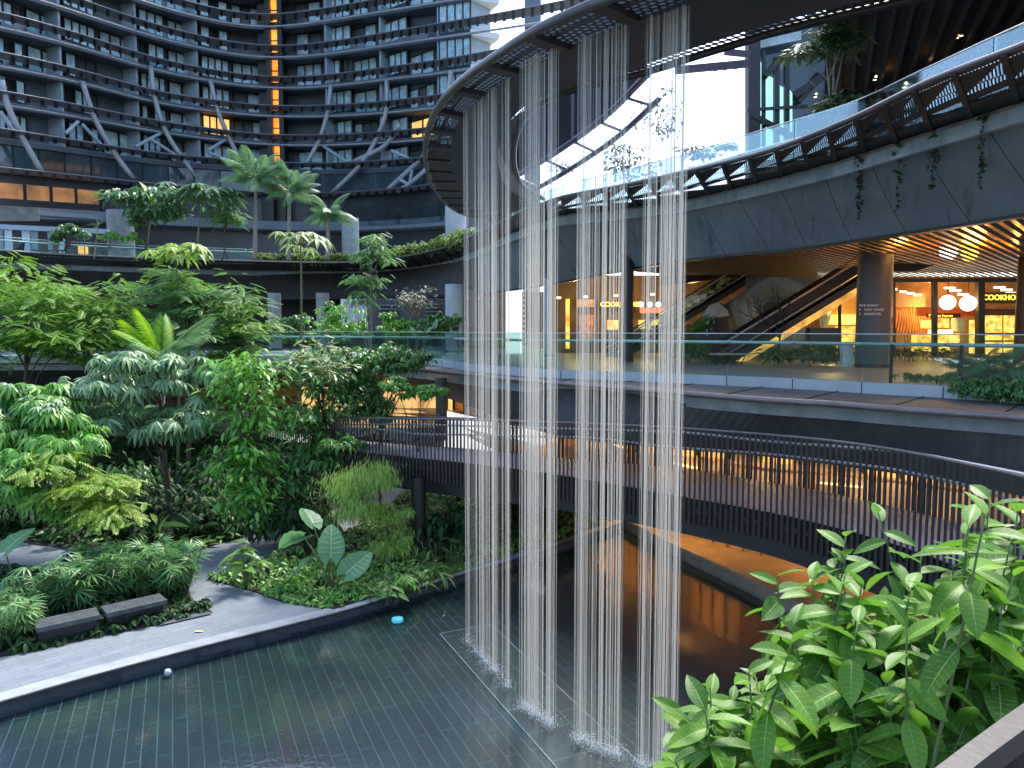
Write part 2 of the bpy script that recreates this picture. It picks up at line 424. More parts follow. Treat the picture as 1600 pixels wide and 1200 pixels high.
# ---- planting beds
BEDS = {
 'A': [(-160, 1068), (0, 1027), (48, 1018), (265, 972), (332, 958), (300, 938), (288, 905), (235, 880), (160, 868), (95, 885), (85, 905), (45, 930), (-160, 942)],
 'B': [(-160, 880), (0, 882), (45, 888), (76, 899), (40, 912), (-160, 918)],
 'C': [(325, 905), (360, 915), (400, 926), (440, 941), (522, 954), (640, 919), (730, 891), (850, 855), (965, 813), (900, 800), (800, 790), (700, 775), (640, 768), (575, 815), (500, 850), (400, 882)],
 'D': [(-160, 838), (0, 842), (60, 852), (130, 860), (200, 846), (300, 862), (380, 840), (470, 815), (545, 788), (620, 745), (640, 705), (400, 640), (-160, 660)],
}
BEDP = {}
for kx, px in BEDS.items():
    pts = [Z(u, v, GZ) for u, v in px]; BEDP[kx] = [(p.x, p.y) for p in pts]
    g = MB(); g.prism(BEDP[kx], GZ - .1, GZ + .03)
    structure(g.build('planting_bed', SOIL))
def inside(poly, x, y):
    c = False; n = len(poly)
    for i in range(n):
        x1, y1 = poly[i]; x2, y2 = poly[i - 1]
        if (y1 > y) != (y2 > y) and x < (x2 - x1) * (y - y1) / (y2 - y1) + x1: c = not c
    return c
# ---- right side: lower platform lit orange under the bridge
PLM = mat('platform_stone', (.30, .24, .18), .55, 0, .2, 2)
g = MB(); pe = [p.copy() for p in plat_edge]
back = [Vector((corner.x - .5, corner.y + 8, 0)), Vector((10, 34, 0)), Vector((24, 30, 0)), Vector((26, 12, 0)), Vector((26, 0, 0))]
g.prism([(p.x, p.y) for p in pe] + [(p.x, p.y) for p in back[::-1]], -.45, .34)
structure(g.build('lower_platform', PLM))
g = MB()
for i in range(len(pe) - 1):
    g.beam(setz([pe[i]], .36)[0], setz([pe[i + 1]], .36)[0], .3, .06)
tag(g.build('platform_edge', mat('edge_stone', (.3, .25, .2), .5)), 'straight stone coping of the orange lit platform on the right side of the pool', 'coping')
pw = [Vector((3.2, 31.5, 0)), Z(1057, 822, .34), Z(1150, 871, .34) + Vector((.5, .6, 0)), Vector((9.6, 20.4, 0)), Vector((12.5, 17.5, 0)), Vector((16, 14, 0))]
pw = even(crom(pw, 40), n=40); pw = setz(pw, .34)
t = thing('lower_wall', 'curved timber wall glowing orange under the footbridge beside the pool', 'wall', pw[0])
g = MB(); g.ribbon(pw, lift(pw, 2.6)); g.build('wall_face', mat('orange_wall', (.45, .30, .16), .6, 0, .15, 2), t)
g = MB()
for i in range(0, 40): g.beam(pw[i] - Vector((.06, .06, 0)), pw[i] + Vector((-.06, -.06, 2.4)), .05, .05)
g.build('slat', mat('wall_slat', (.16, .10, .06), .5), t)
for i in (3, 9, 16, 23, 31, 37):
    p = pw[i]; tdir = (pw[min(i + 1, 39)] - pw[i - 1]).normalized(); nrm = Vector((tdir.y, -tdir.x, 0))
    if nrm.dot(Vector((p.x, p.y, 0))) > 0: nrm = -nrm
    o = lamp('under_bridge_lamp', p + nrm * 1.5 + Vector((0, 0, 2.25)), 48, (1, .48, .13), 1.0, 'AREA')
    o.rotation_euler = (nrm * -1.3 + Vector((0, 0, -1))).to_track_quat('-Z', 'Y').to_euler()


# ------------------------------------------------------------------ L2 terrace (opposite) and its ledge
ledge = zline([(-260, 566), (150, 566), (430, 567), (560, 571), (655, 577), (725, 585), (800, 593), (900, 601), (1060, 614), (1200, 625), (1300, 631), (1375, 637), (1500, 646), (1600, 653), (1760, 668)], 5.45, 160)
kerbt = zline([(-260, 556), (150, 556), (430, 556), (560, 557), (650, 560), (693, 563), (728, 568), (800, 574), (875, 578), (1000, 582), (1125, 587), (1205, 590), (1290, 594), (1382, 599), (1487, 604), (1600, 611), (1760, 624)], 5.76, 160)
mall = thing('shopping_mall', 'terraced concrete mall with curved bands, glowing shops and slatted ceilings behind the falling water', 'building', (6, 30, 0))
kin = away(kerbt, .28)
g = MB(); g.slab(setz(kerbt, 5.47), away(setz(kerbt, 5.47), .02), .1)
g = MB()
far2 = [Vector((p.x * 1.0 + (p.x * .9), p.y + 26, 5.68)) for p in kin]
g.ribbon(setz(kin, 5.68), far2); g.ribbon(setz(far2, 5.5), setz(kin, 5.5))
o = g.build('terrace_floor', mat('terrace_tiles', (.30, .32, .33), .38, 0, .2, 1.3), mall)
g = MB(); g.ribbon(kerbt, kin); g.ribbon(setz(kerbt, 5.42), kerbt); g.ribbon(kin, setz(kin, 5.6))
g.build('terrace_kerb', PALE, mall)
kj = even(kerbt, step=1.75)
g = MB()
for p in kj:
    h = Vector((p.x, p.y, 0)).normalized(); g.box(p - h * .0 + Vector((0, 0, -.16)), (.02, .02, .30), math.atan2(-h.x, h.y))
g.build('kerb_joint', BLACK, mall)
lin = away(setz(kerbt, 5.47), .1)
g = MB(); g.slab(ledge, setz(lin, 5.5), .07)
lg = g.build('ledge', mat('ledge_panels', (.125, .11, .11), .55, .2, .25, 1.5, .1, 20), mall)
g = MB(); g.tube(ledge, .075, 8); g.build('ledge_rim', mat('ledge_rim', (.20, .17, .165), .35, .5, .15, 2), mall, True)
g = MB(); ej = even(ledge, step=1.9); ek = even(setz(lin, 5.5), n=len(ej))
for a, b in zip(ej, ek): g.beam(a + Vector((0, 0, .01)), b + Vector((0, 0, .012)), .03, .012)
g.build('ledge_joint', BLACK, mall)
# lower spandrel band below the ledge, leaning back
lowb = zline([(-200, 606), (300, 606), (560, 607), (655, 612), (700, 623), (727, 633), (800, 660), (870, 681), (900, 687), (1060, 702), (1200, 714), (1330, 730), (1450, 748), (1600, 775), (1760, 806)], 3.9, 160)
lowt = away(setz(ledge, 5.36), .9)
g = MB(); g.ribbon(lowb, lowt); g.build('lower_band', mat('lower_band', (.06, .058, .058), .7, 0, .3, 1.1, .1, 10, streak=.5), mall)
g = MB(); g.ribbon(lift(away(lowt, -.03), -.33), lift(away(lowt, -.06), -.05)); g.build('lower_band_lip', mat('lip_blue', (.24, .30, .34), .5, 0, .3, 2), mall)
# L1 hall behind the bridge: floor, sloping ceiling, warm wall
L1A = lowb; L1B = away(lowb, 7)
g = MB(); g.ribbon(setz(away(lowb, .4), 2.86), setz(L1B, 2.86)); g.ribbon(setz(L1B, 2.6), setz(away(lowb, .4), 2.6)); g.build('hall_floor', mat('hall_floor', (.32, .30, .28), .5, 0, .15, 1), mall)
g = MB(); g.ribbon(away(lowb, .12), setz(away(lowb, 3), 5.3)); g.ribbon(setz(away(lowb, 3), 5.3), setz(L1B, 5.3)); g.build('hall_ceiling', mat('hall_ceiling', (.2, .16, .12), .7), mall)
g = MB(); g.ribbon(setz(L1B, 2.86), setz(L1B, 5.3), flip=True); g.build('hall_wall', WALLW, mall)
# glowing shop windows and dividers in the hall
g2 = MB(); pan = 0
wl = even(setz(away(lowb, 5.2), 2.9), step=1.0)
rnd = random.Random(4)
WIN1 = emis('hall_glow', (1, .46, .10), .6, .8, 1.3, (.5, .2, .05))
for i in range(len(wl) - 1):
    a, b = wl[i], wl[i + 1]
    u_mid = 800 + F_PX * (a.x + b.x) / (a.y + b.y)
    if u_mid < 470 or u_mid > 1620: continue
    if rnd.random() < (.72 if u_mid > 840 else .45):
        h = rnd.choice((1.1, 1.5, 2.0))
        e = (b - a) * .06
        m = MB(); m.slab([a + e, b - e], away([a + e, b - e], .06), .03)
        m.face([a + e, b - e, b - e + Vector((0, 0, h)), a + e + Vector((0, 0, h))]); m.build('shop_window', WIN1, mall)
    if rnd.random() < .5: g2.beam(a, a + Vector((0, 0, 2.3)), .14, .14)
g2.build('mullion', BLACK, mall)
for u, d, e in ((500, 36, 60), (610, 36, 70), (700, 33, 50), (880, 26, 45), (1050, 23.5, 45), (1200, 22.5, 45), (1350, 20.5, 45), (1480, 19, 40)):
    q = P(u, 620, d); lamp('hall_lamp', (q.x, q.y, 4.5), e, (1, .6, .25), .2)
# ------------------------------------------------------------------ L3 ring: rim, eave, spandrel band, terrace
rim3 = zline([(-160, 384), (0, 391), (60, 395), (200, 402), (300, 405), (400, 408), (500, 410), (560, 409), (600, 405), (650, 397), (700, 385), (727, 373), (800, 340), (870, 310), (960, 292), (1070, 268), (1200, 235), (1325, 187), (1450, 127), (1600, 69), (1760, 5)], 11.6, 220)
eav3 = zline([(-160, 405), (0, 410), (60, 413), (200, 418), (300, 421), (400, 424), (500, 425), (560, 425), (600, 423), (650, 418), (700, 409), (727, 400), (800, 366), (870, 341), (960, 331), (1070, 316), (1200, 286), (1315, 255), (1450, 212), (1600, 165), (1760, 112)], 11.35, 220)
bot3 = zline([(-160, 464, 9.3), (0, 466, 9.3), (60, 466, 9.3), (200, 466, 9.3), (300, 466, 9.3), (400, 466, 9.3), (500, 465, 9.3), (560, 464, 9.28), (600, 463, 9.26), (650, 462, 9.2), (700, 461, 9.13), (727, 459, 9.1), (800, 452, 9.15), (870, 441, 9.25), (960, 424, 9.45), (1070, 405, 9.55), (1200, 392, 9.6), (1250, 387, 9.6), (1400, 365, 9.6), (1600, 333, 9.6), (1760, 305, 9.6)], None, 220)
iL = next(i for i, p in enumerate(rim3) if 800 + F_PX * p.x / p.y > 740)
iR = next(i for i, p in enumerate(rim3) if 800 + F_PX * p.x / p.y > 852)
g = MB(); g.ribbon(bot3[:iL + 1], eav3[:iL + 1]); g.build('dark_band', DARKC, mall)
g = MB(); g.ribbon(bot3[iL:], eav3[iL:]); g.build('concrete_band', BAND, mall)
g = MB(); s = setz(eav3, 11.35); g.slab(lift(away(s, -.12), -.02), lift(away(s, .1), -.02), .30); g.build('band_lip', mat('band_lip', (.36, .46, .53), .5, 0, .3, 1.2, streak=.5), mall)
g = MB(); g.ribbon(away(bot3, .7), lift(away(bot3, -.03), .05)); g.slab(away(bot3, -.05), away(bot3, .3), .08); g.build('band_edge', STEEL, mall)
# L3 floor
g = MB(); f3 = [Vector((p.x * 1.9, p.y + 24, 11.4)) for p in eav3]
g.slab(setz(away(eav3, -.05), 11.42), setz(f3, 11.42), .2); g.build('upper_floor', mat('upper_floor', (.25, .26, .27), .6), mall)
# eave: rim tube, left solid panels, right open grating with beams
g = MB(); g.tube(rim3, .055, 8); g.build('eave_rim', RIMM, mall, True)
g = MB(); g.ribbon(lift(rim3[:iR], .02), lift(eav3[:iR], .1)); g.build('eave_panel', mat('eave_dark', (.05, .046, .046), .5, .3, .25, 2), mall)
g = MB(); rr = even(rim3[iR:], step=.95); ee = even(eav3[iR:], n=len(rr)); ee = lift(ee, .12)
g.ribbon(lift(rr, .06), lift(ee, .1)); g.build('eave_grating', GRATE, mall)
g = MB(); gs = MB()
for i, (a, b) in enumerate(zip(rr, ee)):
    g.beam(a + Vector((0, 0, -.03)), b + Vector((0, 0, -.02)), .10, .10)
    if i + 1 < len(rr):
        a2, b2 = rr[i + 1], ee[i + 1]
        m1 = a.lerp(b, .52); m2 = a2.lerp(b2, .46)
        # solid triangle panels leave triangular gratings open
        gs.face([a + Vector((0, 0, -.01)), a.lerp(b, .12), a2.lerp(b2, .10), a2 + Vector((0, 0, -.01))])
        gs.face([x + Vector((0, 0, -.012)) for x in (a.lerp(b, .12), m1, a2.lerp(b2, .10))])
        gs.face([x + Vector((0, 0, -.012)) for x in (m1, a.lerp(b, .66), a2.lerp(b2, .60), m2)])
        gs.face([x + Vector((0, 0, -.012)) for x in (a.lerp(b, .66), b, a2.lerp(b2, .9), a2.lerp(b2, .78))])
        gs.face([x + Vector((0, 0, -.013)) for x in (a.lerp(b, .9), b, b2, a2.lerp(b2, .9))])
g.build('eave_beam', STEEL, mall)
g = MB(); g.ribbon(lift(eav3, -.03), lift(eav3, .16)); g.build('eave_closure', STEEL, mall)
gs.build('eave_plate', mat('eave_plate', (.05, .047, .048), .5, .3, .2, 2), mall)
g = MB(); rl = even(rim3[:iR], step=1.6); el = even(eav3[:iR], n=len(rl))
for a, b in zip(rl, el): g.beam(a + Vector((0, 0, -.02)), b + Vector((0, 0, .06)), .07, .12)
g.build('eave_rib', BLACK, mall)
# slatted ceiling of L2, right
ceil = thing('slatted_ceiling', 'dark timber slat ceiling with an added orange glow above the shops', 'ceiling', (12, 30, 9.6))
dS = Vector((.66, .75, 0)); nS = Vector((.75, -.66, 0))
bR = [p for p in bot3 if 800 + F_PX * p.x / p.y > 880]
bRin = away(bR, .5)
def first_hit(o, d, line):
    best = None
    for i in range(len(line) - 1):
        a, b = line[i], line[i + 1]; e = b - a
        den = d.x * e.y - d.y * e.x
        if abs(den) < 1e-9: continue
        t = ((a.x - o.x) * e.y - (a.y - o.y) * e.x) / den; s_ = ((a.x - o.x) * d.y - (a.y - o.y) * d.x) / den
        if 0 <= s_ <= 1 and (best is None or t > best): best = t
    return best
g = MB()
for kk in range(-32, 114):
    o_ = Vector((8, 22, 0)) + nS * (kk * .29)
    t0 = first_hit(o_, dS, bRin)
    if t0 is None: continue
    a = o_ + dS * t0; ln = max(1, (44 - a.y) / dS.y); ln = min(ln, 26)
    b = a + dS * ln
    g.beam(Vector((a.x, a.y, 9.62)), Vector((b.x, b.y, 9.62)), .13, .03)
g.build('slat', mat('ceiling_slat', (.008, .007, .006), .85, 0, .3, 4), ceil)
bx = bR + [Vector((20, 11, 9.6)), Vector((30, 7, 9.6)), Vector((50, 5, 9.6))]
g = MB(); g.ribbon(setz(away(bx, .4), 10.5), [Vector((p.x * 1.6 + 4, 46, 10.5)) for p in bx], flip=True); g.ribbon(setz(away(bx, .45), 10.9), [Vector((p.x * 1.6 + 4, 46, 10.9)) for p in bx])
g.build('ceiling_backing', mat('ceiling_backing', (.6, .27, .045), .3, 0, .7, 1.8), ceil)
for u, v, d, e in ((1440, 400, 25, 140), (1560, 380, 22, 140), (1400, 410, 31, 140), (1520, 415, 31, 150), (1600, 420, 31, 120), (1310, 400, 29, 16), (1060, 430, 37, 30), (960, 440, 40, 20)):
    q = P(u, v, d); lamp('ceiling_glow_fill', (q.x, q.y, 10.05), e * .8, (1, .44, .08), .4)  # added lamps above the slats stand in for the interior's reflected glow
# ------------------------------------------------------------------ columns
def column(u, vb, r_px, z0, z1, label, m=None, d=None):
    base = Z(u, vb, z0) if d is None else P(u, vb, d); base.z = z0
    r = r_px * base.y / F_PX
    t = thing('round_column', label, 'column', base)
    g = MB(); g.lathe(base, [(r, 0), (r, z1 - z0)], 28); g.build('shaft', m or DARKC, t, True)
    g = MB(); g.lathe(base, [(r + .02, 0), (r + .02, .12), (r, .13)], 28); g.build('base_ring', STEEL, t, True)
    return t, base, r
GREYC = mat('grey_column', (.085, .088, .095), .5, 0, .12, 1.5)
cA, cAb, cAr = column(1362, 574, 25, 5.68, 10.4, 'thick dark grey round column with small white lettering on the mall terrace', GREYC)
ang = math.atan2(-cAb.y, -cAb.x)
for i, (tx, du) in enumerate((('THE MARKET', -18), ('WEST TOWER', -12), ('RESIDENCES', -12))):
    q = P(1362 + du, 479 + i * 6.6, cAb.y - cAr - .02)
    text(tx, 'lettering', q, .105, WHITEP, cA, 0, .004)
for i in range(3):
    q = P(1343, 479 + i * 6.6, cAb.y - cAr * .72)
    g = MB(); w = .05
    g.face([q, q + Vector((w, 0, .045)), q + Vector((0, 0, .09))]); g.build('arrow', WHITEP, cA)
column(1597, 585, 13, 5.68, 10.4, 'dark round column cut off by the right edge of the photo', mat('dark_column', (.03, .026, .026), .5), 27)
column(979, 550, 10, 5.68, 10.4, 'slim near-black column between the third and fourth water curtains', mat('black_column', (.018, .018, .022), .45), 30)
column(858, 540, 8, 5.68, 10.4, 'pale slim column seen behind the second water curtain', PALE, 36)
for u, lab in ((430, 'left grey column of the pair behind the terrace shrubs'), (505, 'right grey column of the pair behind the terrace shrubs')):
    column(u, 530, 10, 5.68, 9.3, lab, mat('mid_column', (.22, .22, .22), .6), 47)
column(712, 535, 16, 5.68, 9.6, 'broad white column beside the first water curtain on the middle terrace', PALE, 43)
column(190, 395, 19, 11.4, 15.2, 'broad grey column behind the dark leafy clump on the planted terrace', mat('mid_column2', (.2, .21, .215), .6), 52)
column(548, 395, 13, 11.4, 15.0, 'pale grey column behind the rightmost palm on the planted terrace', mat('mid_column3', (.3, .33, .35), .6), 54)
column(712, 375, 16, 11.4, 16.6, 'pale blue grey column touching the tip of the ring canopy', PALE, 46)
column(690, 690, 9, 2.88, 5.2, 'brown grey column standing behind the bridge railing', mat('brown_column', (.12, .10, .09), .6), 27.5)
column(655, 868, 12, GZ, 2.6, 'black column carrying the footbridge above the planting', BLACK)
# ------------------------------------------------------------------ balustrades
def balustrade(name, label, base, hg, hr, step, rail_in=.12, posts=None, group=None, m=GL_BAL):
    t = thing(name, label, 'balustrade', base[0], group)
    pts = even(base, step=step)
    n = min(len(pts) - 1, 98)
    for i in range(n):
        a, b = pts[i], pts[i + 1]; e = (b - a).normalized() * .012
        g = MB(); up = Vector((0, 0, hg))
        g.slab(lift([a + e, b - e], hg), away(lift([a + e, b - e], hg), .02), hg); g.build('glass_panel', m, t)
    g = MB(); g.tube(lift(away(base, rail_in), hr), .042, 8); g.build('handrail', LSTEEL, t, True)
    g = MB()
    for p in pts: g.beam(away([p], .03)[0] + Vector((0, 0, hr)), away([p], rail_in)[0] + Vector((0, 0, hr)), .03, .03)
    g.build('bracket', STEEL, t)
    g = MB(); g.tube(lift(away(base, .01), hg + .005), .013, 6); g.build('top_edge', LSTEEL, t, True)
    for u in posts or ():
        p = min(base, key=lambda q: abs(800 + F_PX * q.x / q.y - u)); q = away([p], .1)[0]
        g = MB(); g.beam(q + Vector((0, 0, 0)), q + Vector((0, 0, hr)), .055, .055); g.build('post', STEEL, t)
    return t
bal2 = away(setz(kerbt, 5.76), .1)
balustrade('terrace_balustrade', 'long curved glass balustrade with a steel handrail on the middle terrace', bal2, 1.13, .90, 1.75, .14, (1398, 1507))
rimb = [p for p in rim3 if 800 + F_PX * p.x / p.y < 405]
b3l = setz(away(rimb, .7), 11.45)
balustrade('terrace_balustrade', 'straight looking glass balustrade before the cafe on the planted left terrace', b3l, 1.0, .82, 2.2, .12)
b3r = zline([(800, 322, 12.55), (880, 290, 12.55), (960, 270, 12.55), (1070, 241, 12.55), (1200, 200, 12.55), (1330, 160, 12.55), (1450, 105, 12.55), (1600, 36, 12.55), (1720, -14, 12.55)], None, 90)
b3r = setz(b3r, 11.45)
balustrade('terrace_balustrade', 'glass balustrade with a pale handrail rising along the upper right terrace', b3r, 1.1, .62, 1.9, .14, m=GL_SKY)
q = P(1322, 172, b3r[60].y + .6)
# ------------------------------------------------------------------ ring canopy: arm that drops the water
ro = zline([(1500, -178), (1300, -120), (1100, -52), (1000, -18), (950, 1), (900, 21), (830, 55), (760, 101), (720, 131), (690, 163), (672, 198), (665, 240), (670, 272), (682, 300), (702, 322), (727, 336), (765, 346)], 11.72, 120)
ri = zline([(1500, -15), (1412, 5), (1300, 30), (1200, 55), (1170, 65), (1100, 86), (1025, 110), (980, 122), (935, 133), (890, 144), (850, 160), (822, 182), (808, 210), (803, 240), (806, 268), (818, 292), (850, 312)], 11.62, 120)
ring = thing('ring_canopy', 'dark looping canopy arm whose smooth soffit pours the four water curtains', 'canopy', (1, 14, 11.6))
def lerpc(A, B, t): return [a.lerp(b, t) for a, b in zip(A, B)]
s1 = lerpc(ro, ri, .30); s2 = lerpc(ro, ri, .84)
nA = 74   # mesh eave only along the near side
g = MB(); g.slab(lift(s1, .02), lift(s2, .02), .04); g.ribbon(lift(s1, .62), lift(s2, .62)); g.ribbon(lift(s1, -.02), lift(s1, .62)); g.ribbon(lift(s2, .62), lift(s2, -.02))
g.build('soffit', SOFF, ring)
g = MB(); g.ribbon(lift(ro[:nA], .04), lift(s1[:nA], .04)); g.build('perforated_eave', MESHP, ring)
g = MB(); g.slab(lift(ro[nA - 1:], .04), lift(s1[nA - 1:], .04), .05); g.build('solid_eave', SOFF, ring)
g = MB(); g.ribbon(lift(s2, .03), lift(ri, .03)); g.build('inner_eave', perforated('inner_perforation', 8, 8, .5, .5, slant=.4), ring)
g = MB(); g.tube(lift(ro, .03), .085, 8); g.build('outer_rim', mat('canopy_rim', (.10, .095, .10), .35, .5, .2, 2), ring, True)
g = MB(); g.tube(lift(ri, .02), .07, 8); g.build('inner_rim', STEEL, ring, True)
a_ = even(ro, step=1.55); b_ = [min(s1, key=lambda q: (q - p).length) for p in a_]
for a, b in zip(a_, b_): g = MB(); g.beam(a, b, .24, .10); g.build('eave_rib', STEEL, ring)
g = MB(); g.tube(lift(lerpc(ro, s1, .5)[:nA], .06), .04, 6); g.build('eave_purlin', STEEL, ring)
# ------------------------------------------------------------------ water curtains
def strand_mesh(seed, h):
    rr = random.Random(seed); pts = []; rad = []
    n = 26; x = y = 0
    for i in range(n + 1):
        f = i / n
        pts.append((rr.gauss(0, .0004), rr.gauss(0, .0004), h * (1 - f))); rad.append(rr.uniform(.0042, .0052) * (1.15 - .3 * f))
    g = MB(); g.tube(pts, rad, 6, cap=False)
    o = g.build('water_strand', STRAND, None, True); me = o.data; bpy.data.objects.remove(o); return me
HC = 11.68
SM = [strand_mesh(i, HC) for i in range(6)]
CURT = [((729, 1000), (797, 1075), 92, 'leftmost'), ((812, 1100), (864, 1134), 80, 'second'), ((898, 1152), (968, 1182), 82, 'third'), ((991, 1190), (1057, 1220), 84, 'rightmost')]
LABC = ['leftmost curtain of falling water strands, nearest the left tip of the canopy', 'second water curtain from the left, narrow and close to the first one', 'third water curtain from the left, wide with dark gaps on both sides', 'rightmost water curtain, standing closest to the big leaved shrub']
for ci, (A, B, n, _) in enumerate(CURT):
    a, b = Z(A[0], A[1], 0), Z(B[0], B[1], 0)
    t = thing('water_curtain', LABC[ci], 'water curtain', (a + b) / 2, 'water curtains falling from the ring canopy')
    rr = random.Random(50 + ci); dirn = (b - a); nn = Vector((-dirn.y, dirn.x, 0)).normalized()
    drops = MB(); feet = []
    clus = [rr.random() for _ in range(9)]
    for i in range(n):
        s = rr.random() if rr.random() < .55 else min(1, max(0, rr.choice(clus) + rr.gauss(0, .025)))
        if i == 0: s = 0
        if i == 1: s = 1
        p = a + dirn * s + nn * rr.gauss(0, .035); p.z = 0
        o = bpy.data.objects.new('water_strand', SM[i % 6]); COL.objects.link(o); o.location = p
        wsc = rr.choice((.6, .8, .9, 1, 1.2, 1.8)); o.scale = (wsc, wsc, 1); attach(o, t); feet.append(p)
    for p in feet:
        for _ in range(15):
            r_ = abs(rr.gauss(0, .11)); an = rr.uniform(0, 6.28); z = max(.01, rr.gauss(.03, .07)); c = p + Vector((r_ * math.cos(an), r_ * math.sin(an), z)); q = rr.uniform(.003, .008)
            drops.lathe(c, [(0, -q), (q, 0), (0, q)], 4)
    tag(drops.build('splash', FOAM, t), kind='stuff')
# ------------------------------------------------------------------ footbridge
BO = [(380, 672), (460, 690), (540, 703), (640, 714), (730, 723), (900, 746), (1060, 775), (1200, 800), (1300, 823), (1400, 851), (1500, 887), (1600, 930), (1700, 985)]
BI = [(380, 664), (460, 676), (540, 687), (640, 695), (730, 701), (900, 717), (1060, 731), (1200, 752), (1300, 770), (1400, 792), (1500, 816), (1600, 842), (1700, 872)]
DZ = 3.0
bo = zline(BO, DZ, 120); bi = zline(BI, DZ, 120)
def along(lst, ref):    # heights seen at u,v above the plan of ref
    us = [800 + F_PX * (p.x / p.y) for p in ref]; out = []
    for p, u in zip(ref, us):
        v = float(np.interp(u, [q[0] for q in lst], [q[1] for q in lst])); out.append(Vector((p.x, p.y, P(u, v, p.y).z)))
    return out
def smooth(pts, k=4):
    z = np.array([p.z for p in pts])
    for _ in range(k): z = np.convolve(np.pad(z, 2, mode='edge'), np.ones(5) / 5, 'valid')
    return [Vector((p.x, p.y, float(q))) for p, q in zip(pts, z)]
top = smooth(along([(380, 655), (540, 653), (640, 654), (730, 656), (900, 661), (1060, 668), (1200, 679), (1300, 688), (1400, 702), (1450, 711), (1500, 722), (1600, 743), (1700, 770)], bo))
fas = smooth(along([(380, 690), (460, 712), (540, 730), (622, 746), (730, 758), (900, 787), (1060, 813), (1200, 840), (1300, 868), (1400, 905), (1500, 950), (1700, 1070)], bo))
soff = smooth(along([(380, 700), (460, 724), (540, 745), (622, 764), (730, 778), (900, 800), (1060, 830), (1200, 864), (1287, 893), (1400, 935), (1500, 985), (1700, 1110)], bo))
topi = smooth(along([(380, 650), (640, 651), (800, 656), (900, 658), (1060, 663), (1200, 670), (1400, 682), (1600, 694), (1700, 700)], bi))
br = thing('footbridge', 'curving footbridge with bronze picket railings and a pale deck crossing behind the water', 'bridge', (2, 20, 3))
g = MB(); g.ribbon(bo, bi); g.build('deck', mat('bridge_deck', (.40, .38, .42), .6, 0, .12, 2), br)
g = MB(); g.ribbon(fas, lift(bo, -.02)); g.ribbon(away(bi, 0), [Vector((p.x, p.y, p.z - .4)) for p in bi]); g.ribbon(fas, soff, flip=True); g.ribbon(soff, setz(bi, 2.5), flip=True)
g.build('girder', mat('bridge_girder', (.022, .02, .02), .55, .1, .3, 2), br)
for nm, base, tp, lab in (('near', bo, top, None), ('far', bi, topi, None)):
    rt = MB(); rt.tube(tp, .033 if nm == 'near' else .026, 8); r_ = rt.build('railing', mat('handrail_bronze', (.17, .14, .125), .35, .5, .15, 3), br, True)
    pk = MB(); st = .135
    L = even(base, step=st); n = len(L)
    us = [800 + F_PX * p.x / p.y for p in base]; tz = [p.z for p in tp]; fz = [p.z for p in fas]
    for p in L:
        u = 800 + F_PX * p.x / p.y
        z1 = float(np.interp(u, us, tz)); z0 = float(np.interp(u, us, fz)) if nm == 'near' else DZ
        h = Vector((p.x, p.y, 0)).normalized()
        pk.box(Vector((p.x, p.y, (z0 + z1) / 2)) - h * .05, (.05, .045, z1 - z0), math.atan2(-h.x, h.y))
    pk.build('picket', BROWN, r_)
w1 = smooth(along([(380, 662), (540, 664), (640, 663), (800, 668), (1060, 675), (1120, 680), (1160, 686), (1200, 690), (1430, 707), (1600, 740), (1700, 760)], bo), 2)
w2 = smooth(along([(380, 668), (580, 669), (600, 672), (660, 680), (700, 679), (800, 682), (940, 684), (1000, 694), (1060, 700), (1200, 709), (1400, 733), (1530, 761), (1600, 785), (1700, 815)], bo), 2)
g = MB(); g.tube(away(w1, .05), .03, 6); g.tube(away(w2, .05), .03, 6); g.build('wavy_rail', mat('wavy_rail', (.8, .78, .75), .35, .5, .1, 2), br, True)
tr2 = smooth(along([(380, 700), (1060, 690), (1300, 694), (1450, 710), (1600, 722), (1700, 730)], bi), 2)
i0 = next(i for i, p in enumerate(bi) if 800 + F_PX * p.x / p.y > 1330)
g = MB(); g.tube(away(tr2[i0:], -.1), .035, 6); g.build('grab_rail', mat('handrail_bronze', (.17, .14, .125)), br, True)
g = MB()
for p in even(away(setz(lift(fas, .22), 0), 0), step=.24):
    pass
sl_ = even([Vector((a.x, a.y, a.z * .45 + b.z * .55)) for a, b in zip(fas, bo)], step=.24)
for p in sl_:
    h = Vector((p.x, p.y, 0)).normalized(); g.box(p - h * .012, (.09, .02, .13), math.atan2(-h.x, h.y))
tag(g.build('slot', BLACK, br), kind='stuff')
# ------------------------------------------------------------------ residential tower
TU = [-60, 0, 125, 250, 400, 500, 600, 690, 775, 900, 990]
RY = {2: [255, 261, 274, 288, 300, 302, 297, 286, 270, 250, 235], 3: [192, 200, 220, 240, 252, 256, 251, 243, 230, 210, 195],
      4: [132, 141, 164, 190, 210, 212, 206, 198, 184, 160, 142], 5: [70, 80, 108, 145, 165, 166, 159, 148, 133, 105, 85],
      6: [6, 17, 52, 94, 121, 120, 105, 94, 78, 52, 32], 7: [-58, -46, -2, 42, 75, 69, 51, 36, 22, -2, -22],
      8: [-120, -108, -58, -8, 29, 15, -4, -20, -38, -60, -75], 9: [-182, -170, -114, -58, -17, -38, -60, -76, -94, -118, -130],
      10: [-244, -232, -170, -108, -63, -88, -116, -132, -150, -176, -185],
      1: [318, 322, 332, 342, 348, 350, 348, 340, 325, 300, 290]}
TD = [58, 60, 67, 74, 81, 80, 76, 70, 64, 56, 50]
